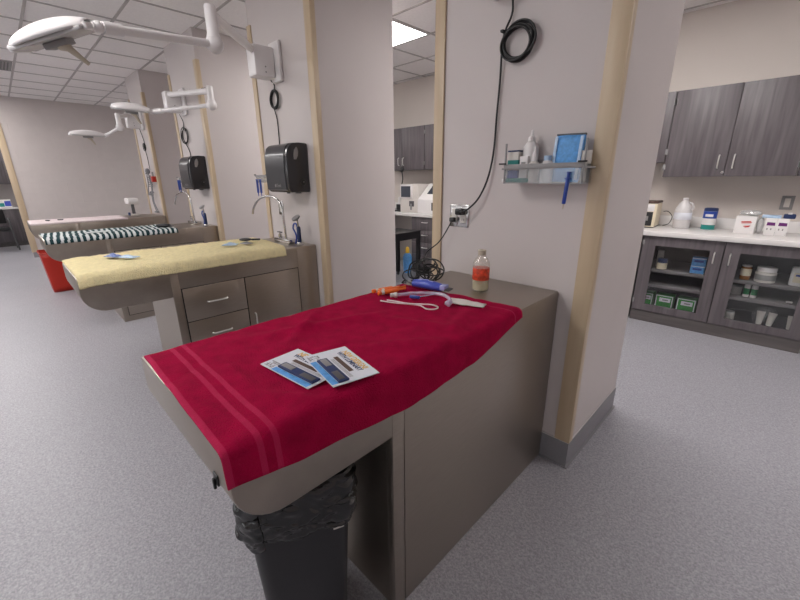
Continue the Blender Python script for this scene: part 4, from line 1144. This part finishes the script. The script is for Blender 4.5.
# ------------------------------------------------------------------ seen through the gap
t = thing('blood_analyzer', 'cream bench analyzer with dark screen, left one in the gap', 'analyzer', (-4.095, 4.36, CT + .0005))
MB().prism([(-.19, 0), (.19, 0), (.19, .21), (.17, .415), (-.19, .415), (-.19, .21)], 1, .02, .38, bev=.008).build('housing', M_WHITE2, t)
MB().box(-.19, .19, 0, .03, 0, .20, bev=.006).build('front_cover', M_WHITE2, t)
f = MB().box(-.185, .06, -.006, .02, .205, .41, bev=.004).build('screen_bezel', M_WHITE, t)
MB().box(-.165, .03, -.008, -.006, .225, .385).build('screen', M_SCREEN, f, smooth=False)
MB().box(.0, .10, -.003, .0, .09, .17, bev=.001).build('sample_bay', M_DKGREY, t)
MB().box(.03, .06, -.016, -.003, .04, .13, bev=.003).build('sample_lever', M_GREY, t)
t = thing('chemistry_analyzer', 'white slant front analyzer with blue screen, right one in the gap', 'analyzer', (-3.65, 4.33, CT + .0005))
MB().prism([(0, 0), (.40, 0), (.40, .42), (.26, .42), (.05, .24), (0, .20)], 0, -.25, .27, bev=.01).build('housing', M_WHITE, t)
Mx = Matrix.Translation((0, .155, .33)) @ Matrix.Rotation(math.atan2(.18, .21), 4, 'X')
MB().box(-.14, .16, -.085, .09, -.002, .006, bev=.003, M=Mx).build('screen', M_SCREEN, t)
MB().box(.02, .22, -.004, .0, .05, .16, bev=.002).build('sample_door', M_DKGREY, t)
t = thing('small_black_stand', 'small black instrument stand left of the cream analyzer', 'stand', (-4.36, 4.42, CT + .0005))
MB().box(-.07, .07, -.05, .05, 0, .02, bev=.004).build('foot', M_BLACKP, t)
MB().box(-.05, .05, -.03, .03, .02, .11, bev=.01).build('block', M_BLACKP, t)
MB().lathe([(.02, .11), (.022, .112), (.022, .2), (.012, .22), (0, .221)], seg=14).build('white_top', M_WHITE, t)
t = thing('stethoscope', 'black stethoscope hanging from the wall cabinet in the gap', 'stethoscope', (-4.43, 4.549, 1.50))
MB().tube([(0, 0, .0), (.02, -.004, -.12), (-.02, 0, -.27), (.015, 0, -.42), (-.01, -.01, -.56), (.03, -.02, -.585)], .009, 8).build('tubing', M_CORD, t)
MB().ball((0, 0, .03), (.035, .02, .045), 12).build('bell', M_BLACKP, t)
MB().tube([(0, .0, .07), (-.01, .0, .13), (.0, .005, .19)], .004, 6).build('hook_loop', M_CHROME, t)
t = thing('utility_cart', 'black cart with deep tray in the gap, before the counter', 'cart', (-3.56, 2.70, 0))
b = MB().box(-.45, 0, 0, 1.32, .60, .615); b.box(-.45, -.43, 0, 1.32, .615, .70); b.box(-.02, 0, 0, 1.32, .615, .70); b.box(-.43, -.02, 0, .02, .615, .70); b.box(-.43, -.02, .70, 1.32, .615, .70)
b.build('tray', M_BLACKP, t, smooth=False)
for xx in (-.45, -.045):
    for yy in (0.0, 1.275): 
        l = MB().box(xx, xx + .045, yy, yy + .045, .05, .60).build('leg', M_BLACKP, t, smooth=False)
        MB().lathe([(.022, -.012), (.025, -.01), (.025, .01), (.022, .012)], seg=14, M=Matrix.Translation((xx + .022, yy + .022, .0252)) @ Matrix.Rotation(PI / 2, 4, 'Y')).box(xx + .008, xx + .036, yy + .012, yy + .032, .035, .05).build('caster', M_DKGREY, l)
t = thing('spray_jug', 'blue bottle with yellow cap standing on the floor in the gap', 'bottle', (-3.985, 4.20, 0))
MB().lathe([(.055, 0), (.06, .005), (.07, .24), (.05, .29), (.025, .31)], seg=22).build('bottle_body', M_SKY, t)
MB().lathe([(.028, .308), (.030, .31), (.030, .37), (.015, .40), (0, .402)], seg=16).build('cap', M_YELLOW, t)

# ------------------------------------------------------------------ far left room
XF = -12.42
t = thing('base_cabinet', 'dark grey base cabinet in the room beyond the far wall opening', 'cabinet', (XF, 0, 0))
MB().box(-.6, -.021, -2.6, .7, .10, .82).build('carcass', M_WOODU, t, smooth=False)
MB().box(-.6, -.05, -2.6, .7, 0, .098).build('plinth', M_WOODH, t, smooth=False)
for i in range(7): MB().box(-.02, 0, -2.595 + i * .47, -2.13 + i * .47, .105, .815, bev=.001).build('door', M_WOODU, t)
tag(MB().box(XF - .6, XF + .02, -2.6, .7, .821, .855, bev=.004).build('countertop', M_COUNTER), 'white countertop in the room beyond the far wall opening', 'countertop')
t = thing('wall_cabinet', 'dark grey wall cabinet at the left edge, beyond the far wall opening', 'cabinet', (XF, 0, 0))
MB().box(-.85, -.30, -2.6, .7, 1.36, 2.2).build('carcass', M_WOODU, t, smooth=False)
for i in range(7): MB().box(-.298, -.278, -2.595 + i * .47, -2.13 + i * .47, 1.362, 2.198, bev=.001).build('door', M_WOODU, t)
t = thing('wipes_box', 'teal and blue box on the counter in the far left room', 'box', (XF - .2, .07, .8555))
MB().box(-.09, .09, -.12, .10, 0, .17, bev=.005).build('carton', M_WHITE, t)
MB().box(.09, .0915, -.10, -.02, .02, .10).build('teal_panel', M_TEAL, t, smooth=False)
MB().box(.09, .0915, -.01, .09, .03, .14).build('blue_panel', M_CLIP, t, smooth=False)
t = thing('guest_chair', 'black seated metal chair in front of the far left counter', 'chair', (-11.75, -.22, 0))
MB().box(-.24, .24, -.24, .24, .43, .48, bev=.02).build('seat', M_BLACKP, t)
MB().box(-.25, -.20, -.22, .22, .55, .85, bev=.02).build('backrest', M_BLACKP, t)
for s in (-1, 1):
    MB().tube([(-.22, s * .27, .012), (-.20, s * .27, .3), (-.19, s * .26, .60), (-.12, s * .26, .66), (.08, s * .26, .66), (.16, s * .265, .60), (.20, s * .27, .3), (.22, s * .29, .012)], .014, 10).build('side_frame', M_DKGREY, t)
MB().tube([(.17, -.27, .415), (.17, .27, .415)], .012, 8, smooth=False).build('cross_bar', M_DKGREY, t)
MB().tube([(-.19, -.27, .415), (-.19, .27, .415)], .012, 8, smooth=False).build('cross_bar', M_DKGREY, t)
MB().tube([(-.215, -.262, .62), (-.215, .262, .62)], .012, 8, smooth=False).build('cross_bar', M_DKGREY, t)

# ------------------------------------------------------------------ camera and world
cam = bpy.data.cameras.new('camera'); co = bpy.data.objects.new('camera', cam); C.objects.link(co)
F = 381.38
cam.sensor_width = 36; cam.sensor_fit = 'HORIZONTAL'; cam.lens = F * 36 / 800; cam.clip_start = .02; cam.clip_end = 100
yaw, pit, rol = [math.radians(a) for a in (134.691, 17.646, -.5754)]
fw = Vector((math.cos(yaw) * math.cos(pit), math.sin(yaw) * math.cos(pit), -math.sin(pit)))
r = fw.cross(Vector((0, 0, 1))).normalized(); u = r.cross(fw)
cs, sn = math.cos(rol), math.sin(rol)
r2 = r * cs + u * sn; u2 = -r * sn + u * cs
Mx = Matrix((r2, u2, -fw)).transposed().to_4x4(); Mx.translation = (0, 0, 1.392)
co.matrix_world = Mx
S.camera = co
w = bpy.data.worlds.new('world'); S.world = w; w.use_nodes = True
w.node_tree.nodes['Background'].inputs['Color'].default_value = (.8, .8, .82, 1)
w.node_tree.nodes['Background'].inputs['Strength'].default_value = 1.5
S.view_settings.view_transform = 'Standard'; S.view_settings.look = 'None'
S.view_settings.gamma = 1.0; S.view_settings.use_curve_mapping = False
S.view_settings.exposure = 1.08
